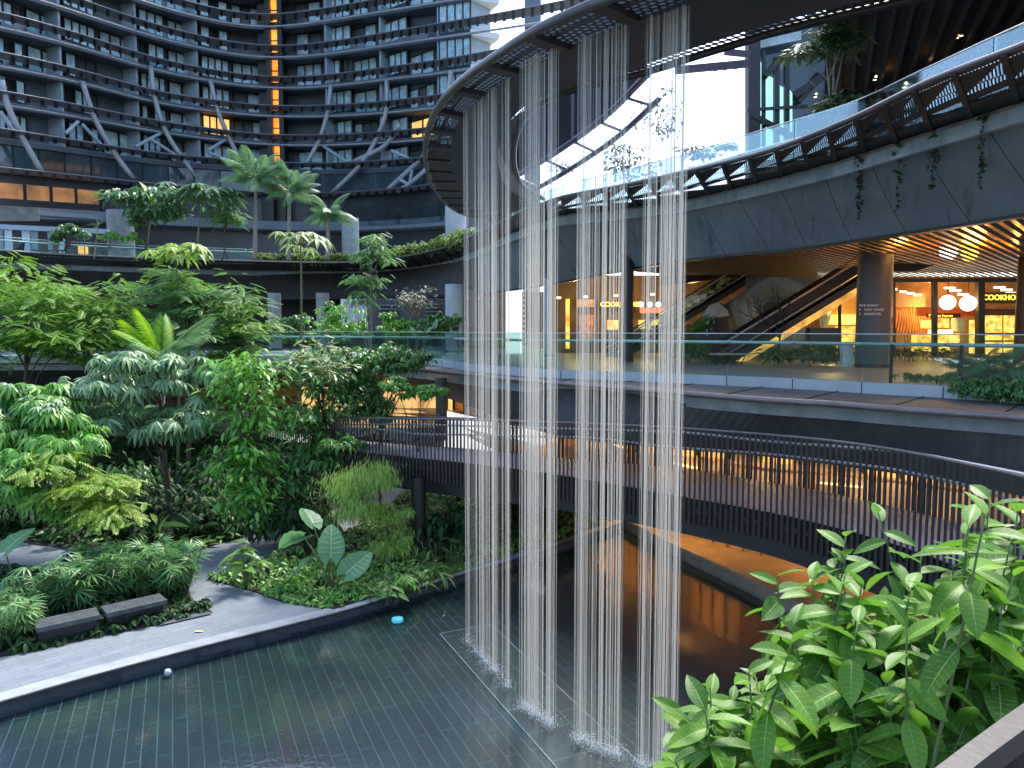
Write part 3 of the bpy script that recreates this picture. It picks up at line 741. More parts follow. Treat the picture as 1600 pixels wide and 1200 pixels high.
def ring(k, u0, u1, n=60):
    out = []
    for i in range(n):
        u = u0 + (u1 - u0) * i / (n - 1)
        out.append((u, float(np.interp(u, TU, RY[k])), float(np.interp(u, TU, TD))))
    # soften the table's corners
    v = np.array([o[1] for o in out]); d = np.array([o[2] for o in out])
    for _ in range(6):
        v = np.convolve(np.pad(v, 2, mode='reflect', reflect_type='odd'), np.ones(5) / 5, 'valid'); d = np.convolve(np.pad(d, 2, mode='reflect', reflect_type='odd'), np.ones(5) / 5, 'valid')
    return [P(o[0], vv, dd) for o, vv, dd in zip(out, v, d)]
def at_u(pts, u): 
    us = [800 + F_PX * p.x / p.y for p in pts]
    for i in range(len(us) - 1):
        if us[i] <= u <= us[i + 1]: return pts[i].lerp(pts[i + 1], (u - us[i]) / (us[i + 1] - us[i]))
    return pts[0] if u < us[0] else pts[-1]
tower = thing('apartment_tower', 'dark curved apartment tower wrapped in slatted sunshade rings, with one orange lit stair strip', 'building', (-8, 82, 12))
RINGP = {k: ring(k, -60, 735 if k < 6 else 735) for k in RY}
RING_ext = {k: ring(k, -60, {2: 760, 3: 740, 4: 760, 5: 780, 6: 860, 7: 990, 8: 990}.get(k, 740), 76) for k in range(2, 10)}
SHADE = mat('shade_slat', (.15, .17, .19), .5, .2, .2, 2)
FIN = mat('fin_concrete', (.34, .43, .49), .7, 0, .15, .5)
SLABM = mat('tower_slab', (.15, .19, .22), .7, 0, .2, .6)
WALLD = mat('tower_wall', (.075, .105, .125), .5, 0, .3, .5)
CURTA = mat('window_curtain', (.40, .60, .65), .25, 0, .4, 1.6, spec=.7)
FRAME = mat('window_frame', (.02, .022, .025), .4)
for k in range(2, 10):
    r = RING_ext[k]; inn = away(r, .95); inn = lift(inn, -.26)
    g = MB(); g.tube(r, .07, 6); s = g.build('sunshade_ring', mat('tower_rim', (.16, .17, .185), .35, .4, .15, 2), tower, True)
    g = MB(); g.ribbon(lift(r, -.05), inn); aa = even(r, step=1.25); bb = even(inn, n=len(aa))
    for a, b in zip(aa, bb): g.beam(a + Vector((0, 0, -.1)), b + Vector((0, 0, -.06)), .26, .10, m=1)
    g.build('slat_band', [SHADE, BLACK], s)
    if k > 3:
        g = MB(); g.tube(lift(away(r, 1.45), -.72), .10, 6)
        cc = even(lift(away(r, 1.45), -.78), n=len(aa) // 2)
        g.build('support_tube', TUBEM, s, True)
# slabs, walls, fins, windows per storey
FINS = [-60, 10, 115, 230, 322, 425, 517, 600, 688, 735]
rnd = random.Random(11)
for k in range(3, 10):
    lo = lift(RINGP[k], -.25); hi = lift(RINGP[k + 1], -.25)
    g = MB(); g.slab(away(lo, 2.2), away(lo, 8), .34); g.build('floor_slab', SLABM, tower)
    # undulating slab edge soffit strip
    g = MB(); g.ribbon(lift(away(lo, 2.15), -.5), lift(away(lo, 2.15), -.1)); 
    g.ribbon(lift(away(lo, 6.6), -.36), lift(away(lo, 2.15), -.5)); g.build('slab_edge', mat('slab_edge_dark', (.07, .09, .11), .6, 0, .2, .6), tower)
    g = MB(); wl_, wh_ = away(lo, 4.25), [Vector((a.x, a.y, b.z)) for a, b in zip(away(lo, 4.25), hi)]
    g.ribbon(wl_, wh_, flip=True); g.build('facade_wall', WALLD, tower)
    for j, u in enumerate(FINS):
        p = at_u(lo, u); z1 = at_u(hi, u).z - .3
        h = Vector((p.x, p.y, 0)).normalized(); t_ = Vector((-h.y, h.x, 0))
        if u == 425: continue
        g = MB(); a = p + h * (2.3 if j % 2 == 0 else 2.5); b = p + h * 4.3 + t_ * (1.9 if u < 440 else -1.9)
        # fin leans sideways a little, as the photo's wedge walls do
        g.box((a + b) / 2 + Vector((0, 0, (z1 - p.z) / 2)), ((b - a).length, .25, z1 - p.z), math.atan2(b.y - a.y, b.x - a.x)); g.build('party_wall', FIN, tower)
    for j in range(len(FINS) - 1):
        u0, u1 = FINS[j], FINS[j + 1]
        if u0 >= 688 or u0 < -50: continue
        for part in (0, 1):
            ua = u0 + (u1 - u0) * (.06 if part == 0 else .52); ub = u0 + (u1 - u0) * (.46 if part == 0 else .93)
            if 422 < ub and ua < 452: continue
            npan = rnd.choice((3, 4)) if part == 0 else rnd.choice((2, 3))
            A, B = at_u(lo, ua), at_u(lo, ub)
            off = 3.4 if part == 0 else 4.1
            A, B = away([A, B], off); zt = min(at_u(hi, ua).z, at_u(hi, ub).z) - .5
            zb = max(A.z, B.z) + (.35 if part == 0 else .1)
            lit = (k == 4 and j == 4 and part == 0) or (k == 4 and u0 == 600 and part == 1)
            if part == 1 and rnd.random() < .35 and not lit: continue
            fr = MB(); pn = MB(); tdir = (B - A); tdir.z = 0; L_ = tdir.length; tdir.normalize()
            A0 = Vector((A.x, A.y, zb)); hh = zt - zb; nrm = Vector((tdir.y, -tdir.x, 0))
            for q in range(npan + 1): fr.beam(A0 + tdir * (L_ * q / npan), A0 + tdir * (L_ * q / npan) + Vector((0, 0, hh)), .14, .12)
            for zz in (0, hh): fr.beam(A0 + Vector((0, 0, zz)), A0 + tdir * L_ + Vector((0, 0, zz)), .12, .12)
            if part == 0: fr.ribbon([A0 + Vector((0, 0, -.8)) , A0 + tdir * L_ + Vector((0, 0, -.8))], [A0, A0 + tdir * L_])
            fo = fr.build('window', FRAME, tower)
            pane_m = emis('lit_window', (1, .5, .14), .5, .4, 1.0) if lit else CURTA
            for q in range(npan):
                if rnd.random() < .22 and not lit: continue
                p0 = A0 + tdir * (L_ * (q + .08) / npan) - nrm * .02; p1 = A0 + tdir * (L_ * (q + .92) / npan) - nrm * .02
                pn.face([p0, p1, p1 + Vector((0, 0, hh)), p0 + Vector((0, 0, hh))]); pn.build('pane', pane_m, fo); pn = MB()
    # glass balcony fronts on some bays
    for j in (1, 3, 6, 7):
        pts = [at_u(lo, FINS[j] + (FINS[j + 1] - FINS[j]) * t_ / 6) for t_ in range(1, 6)]
        pts = lift(away(pts, 2.4), .05)
        if rnd.random() < .8:
            g = MB(); g.ribbon(pts, lift(pts, 1.0)); g.build('balcony_glass', GL_MID, tower)
# stair core with orange lit panes
cA_ = [at_u(RINGP[k], 428) for k in (1, 9)]; 
g = MB()
for u, w in ((431, .5), (449, .5)):
    a = at_u(RINGP[2], u); b = at_u(RINGP[9], u); a, b = away([a, b], 1.9)
    g.beam(Vector((a.x, a.y, a.z - 3)), Vector((a.x, a.y, b.z)), w, .6)
a = at_u(RINGP[2], 440); g.box(away([a], 4.2)[0] + Vector((0, 0, 10)), (2.6, 3.4, 28), 0); g.build('stair_core', BLACK, tower)
ORG = emis('stair_light', (1, .33, .03), .62, .35, .35, (.5, .12, .01))
for k in range(2, 9):
    a, b = at_u(RINGP[k], 441.5), at_u(RINGP[k + 1], 441.5); a, b = away([a, b], 2.35)
    g = MB(); w = .5; z0, z1 = a.z + .1, b.z - .45
    g.box(Vector((a.x, a.y, (z0 + z1) / 2)), (w * 2, .06, z1 - z0)); g.build('stair_pane', ORG, tower)
    g = MB(); g.box(Vector((a.x, a.y - .05, z0 + (z1 - z0) * .45)), (w * 2, .06, .12)); g.build('stair_transom', BLACK, tower)
# glass corner and cut white parapet at the right end
for k in range(3, 9):
    lo, hi = RINGP[k], RINGP[k + 1]
    us = [690, 702, 714, 726, 737]; pts = away([at_u(lo, u) for u in us], 2.3); zt = [at_u(hi, u).z - .5 for u in us]
    g = MB(); up_ = [Vector((p.x, p.y, z)) for p, z in zip(pts, zt)]; g.ribbon(pts, up_); f_ = g.build('corner_glazing', CURTA, tower)
    g = MB()
    for p, q in zip(pts, up_): g.beam(p, q, .16, .16)
    g.ribbon(lift(pts, -.9), lift(pts, .25)); g.build('corner_frame', FRAME, f_)
    e = pts[-1]; g = MB(); h = Vector((e.x, e.y, 0)).normalized()
    g.slab([e, e + Vector((2.6, 1, 0))], [e + h * 5, e + h * 5 + Vector((1.0, 0, 0))], .5); g.build('end_parapet', WHITEP, tower)
# podium: glazing between ring 3 and ring 2 and lit lounge below
for k, dz0, m in ((2, .2, GL_DARK),):
    pts = away(lift(RINGP[2], .0), 2.4); pt = [Vector((p.x, p.y, q.z - .5)) for p, q in zip(pts, RINGP[3])]
    g = MB(); g.ribbon(pts, pt); o_ = g.build('podium_glazing', mat('podium_glass', (.04, .07, .085), .08, 0, .5, .25, spec=.8), tower)
    for p, q in zip(pts[::3], pt[::3]): g = MB(); g.beam(p, q, .12, .12); g.build('mullion', FRAME, o_)
bl = away(lift(RINGP[2], .5), 3.2); b0 = setz(bl, 11.3)
g = MB(); g.ribbon(b0, bl); g.build('podium_wall', mat('podium_wall', (.045, .052, .058), .35, 0, .5, .3), tower)
g = MB(); q = away(lift(RINGP[2], -2.9), 1.2); g.slab(q, away(q, 3), .9); g.build('podium_slab', SLABM, tower)
g = MB(); q2 = lift(q, .05); i0 = 0
pp = [p for p in q2 if 800 + F_PX * p.x / p.y < 180]; rp = away(lift(pp, -.02), 1.0)
g.ribbon(rp, lift(rp, 2.0)); lg_ = g.build('lounge_glow', emis('lounge_light', (.85, .40, .14), .13, .75, .5, (.15, .06, .02)), tower)
for p in even(rp, step=2.2): g = MB(); g.beam(p, p + Vector((0, 0, 2)), .12, .3); g.build('mullion', FRAME, lg_)
g = MB(); g.ribbon(away(pp, .2), lift(away(pp, .2), .6)); g.build('parapet', FRAME, lg_)
pr = [p for p in q2 if 525 < 800 + F_PX * p.x / p.y < 705]
g = MB(); g.ribbon(lift(pr, -.6), lift(pr, .9)); g.build('balcony_glass', GL_MID, tower)
pq = [p for p in away(lift(RINGP[1], -.9), -6) if 800 + F_PX * p.x / p.y < 175]
g = MB(); g.slab(pq, away(pq, 1.5), .35); g.build('podium_beam', SLABM, tower)
# inclined tube struts
def strut(pts, r=.24, m=TUBEM):
    q = [away([P(u, v, float(np.interp(u, TU, TD)))], .9)[0] for u, v in pts]
    g = MB(); g.tube(crom(q, 14), r, 8); g.build('inclined_strut', m, tower, True)
for s_ in ([(2, 120), (12, 160), (32, 205), (66, 268)], [(128, 122), (140, 160), (152, 190), (178, 235), (208, 276)], [(235, 98), (242, 150), (262, 208), (305, 272)], [(328, 120), (344, 180), (376, 250)],
           [(517, 128), (512, 170), (500, 212), (478, 255)], [(604, 120), (604, 165), (592, 205), (565, 252), (518, 300)], [(705, 105), (702, 130), (700, 150)], [(668, 235), (640, 262), (604, 296)], [(666, 262), (640, 285), (622, 296)], [(552, 250), (600, 225), (625, 190)]):
    strut(s_)
for s_ in ([(0, 170), (20, 200)], [(122, 186), (102, 205)], [(128, 190), (160, 225)], [(233, 212), (275, 240)], [(250, 205), (212, 226)], [(325, 235), (352, 246)], [(352, 215), (325, 232)], [(505, 225), (545, 252)], [(612, 232), (645, 247)], [(644, 262), (640, 285)], [(625, 278), (640, 286)]):
    strut(s_, .16, FIN)
# far pale slab tower behind, in the bright sky
t = thing('far_tower', 'distant slim grey blue tower standing in the white sky between the two buildings', 'building', (4, 190, 0))
g = MB(); c = P(832, 40, 190); g.box((c.x, 190, 45), (4.0, 6, 120)); g.build('shaft', mat('far_slab', (.16, .20, .25), .6), t)
g = MB()
for i in range(24): g.box((c.x, 186.9, 20 + i * 3.6), (3.4, .3, 1.4))
g.build('window_band', mat('far_band', (.08, .11, .14), .2), t)
# ------------------------------------------------------------------ upper mall at the right, seen through the ring
def quadP(pts, m, nm, parent, th=.12):
    q = [P(*p) for p in pts]; g = MB(); nrm = (q[1] - q[0]).cross(q[3] - q[0]).normalized()
    if nrm.y > 0: nrm = -nrm
    b = [p - nrm * th for p in q]
    g.face(q); g.face(b[::-1])
    for i in range(4): j = (i + 1) % 4; g.face([q[i], b[i], b[j], q[j]])
    return g.build(nm, m, parent)
quadP([(-60, 345, 50), (60, 345, 50), (60, 324, 50), (-60, 320, 50)], mat('pale_screen', (.14, .14, .125), .6, 0, .35, 1.5), 'pale_screen', tower)
quadP([(728, 410, 62), (872, 410, 58), (872, 318, 58), (728, 312, 62)], mat('podium_wall', (.045, .052, .058)), 'podium_wing', tower, 2)
um = thing('upper_mall', 'dark upper mall storey with tall teal lit glass slots under a slatted ceiling', 'building', (12, 30, 11.4))
DK = mat('upper_wall', (.022, .027, .033), .4, 0, .5, .5)
quadP([(1168, 330, 33), (1262, 330, 33), (1262, 30, 33), (1168, 30, 33)], mat('upper_glass', (.025, .05, .06), .1, 0, .4, .4, spec=.8), 'glass_wall', um)
quadP([(1262, 330, 34), (1420, 330, 34), (1420, 20, 34), (1262, 20, 34)], mat('upper_glass2', (.02, .04, .055), .1, 0, .5, .3, spec=.8), 'glass_wall', um)
quadP([(1380, 300, 33), (1800, 300, 22), (1800, -160, 22), (1380, -60, 33)], DK, 'back_wall', um)
TEAL = emis('teal_glow', (.42, .95, .88), .42, .2, .8)
for (u0, v0, u1, v1) in ((1184, 92, 1190, 255), (1197, 116, 1208, 250), (1216, 132, 1226, 246), (1234, 140, 1238, 240)):
    quadP([(u0, v1, 32.5), (u1, v1, 32.5), (u1, v0 + 6, 32.5), (u0, v0, 32.5)], TEAL, 'light_slot', um, .05)
quadP([(1183, 76, 32.4), (1252, 62, 32.4), (1252, 48, 32.4), (1183, 64, 32.4)], mat('pale_sign', (.5, .62, .62), .4), 'top_panel', um, .05)
quadP([(1241, 84, 32.0), (1251, 82, 32.0), (1251, 68, 32.0), (1241, 70, 32.0)], emis('small_window', (.7, .85, .95), .7), 'small_window', um, .05)
g = MB()
for a, b, w in (((1176, 330, 32.2), (1176, 20, 32.2), .5), ((1213, 330, 32.2), (1213, 90, 32.2), .22), ((1193, 330, 32.2), (1193, 80, 32.2), .14), ((1229, 330, 32.2), (1229, 100, 32.2), .2), ((1168, 172, 32), (1262, 166, 32), .12), ((1175, 180, 32), (1240, 215, 32), .22), ((1195, 120, 32), (1240, 70, 32), .22), ((1240, 150, 32.6), (1300, 110, 32.6), .3), ((1248, 160, 32.6), (1320, 80, 32.6), .2)):
    g.beam(P(*a), P(*b), w, w)
g.build('steel_frame', FRAME, um)
# slatted dark ceiling sloping over the upper floor
g = MB(); sl2 = MB()
c0 = [P(1262, 62, 33), P(1420, 25, 33), P(1640, -10, 26), P(1800, -60, 20)]; c1 = [P(1330, 160, 31), P(1420, 110, 28), P(1640, 20, 20), P(1800, -20, 15)]
z_ = 16.6
A_ = [Vector((8.6, 21, z_)), Vector((30, 4, z_))]; B_ = [Vector((18.6, 45, z_)), Vector((46, 40, z_))]
g.ribbon(A_, B_, flip=True); g.build('ceiling', mat('upper_ceiling', (.010, .009, .009), .8), um)
for i in range(70):
    a = Vector((9 + i * .42, 21 - i * .25, z_ - .12)); b = a + Vector((9.6, 22, 0)); sl2.beam(a, b, .12, .25)
sl2.build('ceiling_slat', mat('upper_slat', (.009, .009, .010), .8), um)
slw = MB(); lw_ = mat('lit_timber', (.42, .20, .07), .5, 0, .3, 4)
for i in range(17):
    u = 1312 + i * 13.5
    a = P(u, 104 - i * 2, 31.5 - i * .35); b = P(u + 30, 178 - i * 2, 31.2 - i * .35); slw.beam(a, b, .17, .08)
slw.build('timber_slat', lw_, um)
for u, v, d in ((1330, 128, 29.8), (1385, 120, 28.2), (1452, 98, 26.5), (1318, 160, 29.8)): lamp('upper_lamp', P(u, v, d), .9, (1, .5, .18), .08)
BULB = emis('bulb_glow', (1, .82, .35), 1.6)
for i, (u, v, d, lab) in enumerate(((1345, 51, 28, 'pair of small yellow downlights under the dark ceiling beside the tree crown'), (1458, 61, 26, 'pair of small yellow downlights right of the lit timber slats'), (1495, 56, 25, 'pair of small yellow downlights nearest the upper right balustrade'), (1367, 122, 28.5, 'small pale lamp in front of the lit timber slats'), (1274, 149, 30, 'small pale lamp low beside the slim tree trunk'), (1413, 133, 22, 'tiny yellow lamp seen through the upper balustrade glass'))):
    p = P(u, v, d); t = thing('ceiling_spotlight', lab, 'lamp', p, 'spotlights in the upper mall')
    for k_ in ((0, 0), (.14, .07)) if 'pair' in lab else ((0, 0),):
        g = MB(); c = p + Vector((k_[0], 0, k_[1])); g.lathe(c, [(0, -.06), (.07, -.06), (.075, .0), (.05, .12), (0, .12)], 10); g.build('housing', BLACK, t)
        g = MB(); g.lathe(c, [(0, -.075), (.06, -.072), (.06, -.065), (0, -.064)], 10); g.lathe(c + Vector((0, -.085, .03)), [(0, -.05), (.05, 0), (0, .05)], 8); g.build('bulb', BULB, t)
# upper steel canopy running up across the sky opening
uc = thing('steel_canopy', 'dark purple grey canopy of panels and diagonal steel beams rising across the bright sky opening', 'canopy', (3, 28, 12))
lo2 = crom([P(760, 300, 36), P(830, 262, 33), P(890, 224, 31), P(950, 178, 28), P(1012, 116, 25)], 30)
hi2 = crom([P(760, 215, 37.5), P(830, 165, 34.5), P(890, 130, 32.5), P(950, 100, 29.5), P(1012, 60, 26.5)], 30)
g = MB(); g.ribbon(lo2, hi2); g.ribbon(away(hi2, .2), away(lo2, .2)); g.build('panel', mat('canopy_panel', (.018, .018, .022), .95, 0, .25, 1, spec=.1), uc)
g = MB()
lo3 = [p + Vector((0.25, -.6, -1.0)) for p in lo2]
g.tube(lo2, .12, 6); g.tube(lo3, .10, 6)
for i in range(0, 28, 5): g.beam(lo2[i], lo3[i + 3], .1, .1); g.beam(lo2[i], hi2[i], .14, .2)
a, b = P(1055, 110, 24), P(1172, 99, 24); g.beam(a, b, .14, .22); g.beam(P(1132, 81, 24), P(1172, 85, 24), .12, .18)
for u in (1118, 1133, 1150): q = P(u, 105 - (u - 1118) * .09, 23.8); g.beam(q, q + Vector((0, 0, -.12)), .08, .08)
g.build('beam', mat('purple_steel', (.075, .055, .085), .5, .2), uc)
# ------------------------------------------------------------------ shops on the middle terrace (right)
LITP = emis('menu_glow', (1, .66, .16), .6, .6, 3.5, (.45, .16, .01))
LITY = emis('counter_glow', (1, .58, .09), .62, .6, 3.0, (.35, .12, .01))
def shopwall(pts, m, nm, parent, th=.1): return quadP(pts, m, nm, parent, th)
FZ = 5.68
sh = thing('food_shop', 'brightly lit food shop with orange fascia, white round lamps in front and wavy timber panels', 'shop', P(1450, 560, 36))
D = 36.5
shopwall([(1385, 560, D + 3.4), (1600, 560, D + 3.4), (1600, 432, D + 3.4), (1385, 432, D + 3.4)], mat('shop_back', (.5, .28, .10), .6, 0, .35, 1), 'back_wall', sh)
g = MB()   # wavy timber panel
for i in range(15):
    u = 1387 + i * 4.2; a = P(u, 548, D + 1.5); b = P(u, 480, D + 1.5)
    g.tube([a.lerp(b, k / 9) + Vector((.06 * math.sin(k * .9 + i * .4), 0, 0)) for k in range(10)], .05, 6)
g.build('timber_rib', mat('rib_timber', (.55, .28, .09), .45), sh, True)
shopwall([(1385, 548, D + 1.8), (1450, 548, D + 1.8), (1450, 480, D + 1.8), (1385, 480, D + 1.8)], mat('rib_back', (.3, .13, .04), .6), 'timber_panel', sh)
shopwall([(1385, 480, D + 1.4), (1446, 480, D + 1.4), (1446, 458, D + 1.4), (1385, 458, D + 1.4)], mat('bulkhead', (.25, .18, .09), .6), 'bulkhead', sh, .5)
shopwall([(1437, 494, D), (1528, 494, D), (1528, 480, D), (1437, 480, D)], mat('orange_fascia', (.75, .16, .03), .5), 'fascia', sh, .3)
sg = shopwall([(1449, 496, D - .35), (1501, 496, D - .35), (1501, 489.5, D - .35), (1449, 489.5, D - .35)], mat('sign_board', (.05, .02, .01), .5), 'sign_board', sh, .06)
YEL = emis('sign_yellow', (1, .68, .05), .75)
text('Indian Express', 'lettering', P(1457, 495, D - .42), .17, YEL, sh, 0, .004)
gq = P(1453, 492.6, D - .42); g = MB(); g.tube([gq + Vector((.05 * math.cos(a * .7), 0, .05 * math.sin(a * .7))) for a in range(8)], .014, 5); g.build('emblem', YEL, sh)
shopwall([(1440, 513, D), (1457, 513, D), (1457, 500, D), (1440, 500, D)], LITP, 'menu_board', sh)
shopwall([(1461, 512, D), (1483, 512, D), (1483, 497.5, D), (1461, 497.5, D)], LITP, 'menu_board', sh)
shopwall([(1497, 518, D), (1508, 518, D), (1508, 497, D), (1497, 497, D)], mat('steel_fridge', (.5, .68, .62), .4), 'fridge', sh, .6)
shopwall([(1436, 550, D - 1.0), (1484, 550, D - 1.0), (1484, 522, D - 1.0), (1436, 522, D - 1.0)], LITY, 'counter', sh, .7)
shopwall([(1459, 522, D - .9), (1489, 522, D - .9), (1489, 515, D - .9), (1459, 515, D - .9)], emis('display_case', (1, .78, .42), .7), 'display_case', sh, .5)
shopwall([(1485, 536, D - 1.0), (1500, 536, D - 1.0), (1500, 521, D - 1.0), (1485, 521, D - 1.0)], LITP, 'counter_screen', sh, .5)
shopwall([(1516, 552, D), (1526, 552, D), (1526, 500, D), (1516, 500, D)], LITP, 'doorway', sh)
g = MB()
for u, w in ((1460, .2), (1531, .3), (1397, .1)): g.beam(P(u, 558, D - 1.4), P(u, 437, D - 1.4), w, w)
g.beam(P(1385, 438, D - 1.4), P(1590, 438, D - 1.4), .15, .18); g.build('shopfront_frame', BLACK, sh)
sh2 = thing('food_shop', 'dark fronted food shop with yellow COOKHOUSE letters and two glowing glass doors at far right', 'shop', P(1560, 560, 35))
shopwall([(1532, 560, D - 1), (1620, 560, D - 1), (1620, 483, D - 1), (1532, 483, D - 1)], mat('cook_wall', (.05, .025, .015), .5), 'front_wall', sh2, .3)
shopwall([(1533, 482, D - 1.2), (1620, 482, D - 1.2), (1620, 475, D - 1.2), (1533, 475, D - 1.2)], WOOD, 'timber_fascia', sh2, .3)
shopwall([(1533, 474, D - 1), (1620, 474, D - 1), (1620, 457, D - 1), (1533, 457, D - 1)], mat('cook_sign', (.03, .025, .02), .5), 'sign_board', sh2, .2)
text('COOKHOUSE', 'lettering', P(1536, 468.5, D - 1.35), .34, YEL, sh2, 0, .01, offs=.008)
for u0, u1 in ((1538, 1566), (1569, 1590)):
    d_ = shopwall([(u0, 555, D - 1.35), (u1, 555, D - 1.35), (u1, 493, D - 1.35), (u0, 493, D - 1.35)], LITY, 'glass_door', sh2, .05)
    shopwall([(u0 + 3, 514, D - 1.4), (u1 - 2, 514, D - 1.4), (u1 - 2, 497, D - 1.4), (u0 + 3, 497, D - 1.4)], LITP, 'menu_board', d_, .03)
    g = MB()
    for z_ in (533, 521): g.beam(P(u0, z_, D - 1.42), P(u1, z_, D - 1.42), .05, .08)
    g.build('shelf', mat('shelf', (.3, .14, .03), .5), d_)
GLOBE = emis('globe_white', (1, .97, .86), 1.2); REFL_YEL = emis('reflection_yellow', (1, .78, .1), .8)
for u, v, d, r_, m, lab in ((1480.5, 472.5, 33.5, 11.5, GLOBE, 'left white round pendant lamp before the food shop'), (1512.5, 474, 33.5, 12, GLOBE, 'right white round pendant lamp before the food shop'), (1482, 393, 33, 13, GLOBE, 'white globe added behind the ceiling slats as a lamp reflection'), (1515, 396, 33, 12, REFL_YEL, 'yellow globe added behind the ceiling slats as a lamp reflection')):  # the two upper globes are added to imitate lamp reflections in the ceiling
    c = P(u, v, d); t = thing('glowing_globe', lab, 'lamp', c, 'round glowing lamps at the food shops')
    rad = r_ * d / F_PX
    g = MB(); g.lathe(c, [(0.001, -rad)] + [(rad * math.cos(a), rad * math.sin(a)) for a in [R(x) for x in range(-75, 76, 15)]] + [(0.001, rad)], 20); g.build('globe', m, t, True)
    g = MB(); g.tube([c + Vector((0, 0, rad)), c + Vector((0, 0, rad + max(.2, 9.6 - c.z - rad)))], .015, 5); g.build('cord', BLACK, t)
for u, d in ((1455, 37), (1500, 37.5), (1300, 37), (1260, 37.5)):
    q = P(u, 450, d); lamp('shop_lamp', (q.x, q.y, 8.2), 60, (1, .56, .18), .15)
# bright small downlight rows inside
DL = emis('downlight_glow', (1, .86, .6), 1.2)
for i, (u, v) in enumerate(((1396, 452), (1411, 456), (1423, 458.5), (1434, 461), (1484, 450), (1493, 454), (1505, 460), (1562, 449), (1573, 453), (1580, 458))):
    q = P(u, v, 36.2)
    g = MB(); g.box(q, (.30 if i < 4 else .5, .12, .09)); o = g.build('downlight', DL, None)
    tag(o, ['first', 'second', 'third', 'fourth'][i] + ' small white downlight from the round column in the ceiling row' if i < 4 else ('bright strip light above the round pendant lamps' if i < 7 else 'bright strip light above the COOKHOUSE letters'), 'lamp', 'ceiling lights of the food shops' if i < 4 else ('strip lights above the pendant lamps' if i < 7 else 'strip lights above the shop letters'))
# shop left of the big column
sh3 = thing('food_shop', 'glowing yellow shop with long menu boards left of the round column', 'shop', P(1300, 565, 36))
shopwall([(1255, 565, D + 2), (1345, 565, D + 2), (1345, 436, D + 2), (1255, 436, D + 2)], mat('shop3_back', (.55, .33, .1), .6, 0, .3, 1), 'back_wall', sh3)
shopwall([(1275, 507, D + 1.5), (1311, 507, D + 1.5), (1311, 492, D + 1.5), (1275, 492, D + 1.5)], emis('menu_glow2', (1, .80, .18), .6, .4, 3, (.5, .36, .03)), 'menu_board', sh3)
shopwall([(1314, 507, D + 1.5), (1340, 507, D + 1.5), (1340, 491, D + 1.5), (1314, 491, D + 1.5)], emis('menu_glow2', (1, .82, .22), 1.4), 'menu_board', sh3)
shopwall([(1312, 545, D + .5), (1338, 545, D + .5), (1338, 510, D + .5), (1312, 510, D + .5)], LITY, 'counter', sh3, .5)
g = MB(); g.beam(P(1312, 565, D - .5), P(1312, 460, D - .5), .12, .12); g.build('frame', BLACK, sh3)
g = MB()
for i in range(6):
    u = 1256 + i * 4; a = P(u, 535, D + .2); b = P(u + 3, 480, D + .2)
    g.tube([a.lerp(b, k / 9) + Vector((.14 * math.sin(k * .5), 0, 0)) for k in range(10)], .045, 6)
g.build('timber_rib', mat('rib_timber', (.55, .28, .09)), sh3, True)
o = shopwall([(1266, 540, 33), (1311, 540, 33), (1311, 512, 33), (1266, 512, 33)], mat('black_screen', (.015, .017, .018), .3), 'counter_screen', None, .5)
q = P(1290, 526, 33); o.name = 'black_cabinet'; tag(o, 'low black cabinet before the yellow menu boards', 'cabinet')
o = quadP([(1317, 574, 26.2), (1333, 574, 26.2), (1333, 539, 26.2), (1317, 539, 26.2)], mat('white_sign_panel', (.72, .72, .7), .5), 'sign_stand', None, .25); tag(o, 'plain white panel stand beside the foot of the round column', 'sign')
# shop behind the third and fourth curtains
sh4 = thing('food_shop', 'dim shop with yellow letters behind the third water curtain', 'shop', P(930, 560, 40))
shopwall([(866, 562, 42), (1110, 562, 42), (1110, 430, 42), (866, 430, 42)], mat('shop4_back', (.10, .075, .05), .6, 0, .4, .7), 'back_wall', sh4)
shopwall([(884, 545, 41.5), (890, 545, 41.5), (890, 467, 41.5), (884, 467, 41.5)], LITY, 'light_strip', sh4)
shopwall([(902, 480, 41.5), (930, 480, 41.5), (930, 468, 41.5), (902, 468, 41.5)], mat('beige_bulkhead', (.6, .42, .25), .6), 'bulkhead', sh4)
shopwall([(936, 481, 41), (985, 481, 41), (985, 470, 41), (936, 470, 41)], mat('cook_sign', (.03, .025, .02)), 'sign_board', sh4)
text('COOKHOUSE', 'lettering', P(938, 479, 40.8), .36, YEL, sh4, 0, .01, offs=.012)
for u0, v0, u1, v1 in ((949, 500, 966, 515), (998, 500, 1008, 514), (1014, 499, 1032, 516), (905, 492, 930, 530)): shopwall([(u0, v1, 41), (u1, v1, 41), (u1, v0, 41), (u0, v0, 41)], LITP if u0 != 905 else mat('shelf_wall', (.35, .2, .1), .6, 0, .6, 4), 'menu_board', sh4)
shopwall([(1000, 489, 41), (1042, 489, 41), (1042, 481, 41), (1000, 481, 41)], emis('red_fascia', (.9, .2, .06), .35), 'fascia', sh4)
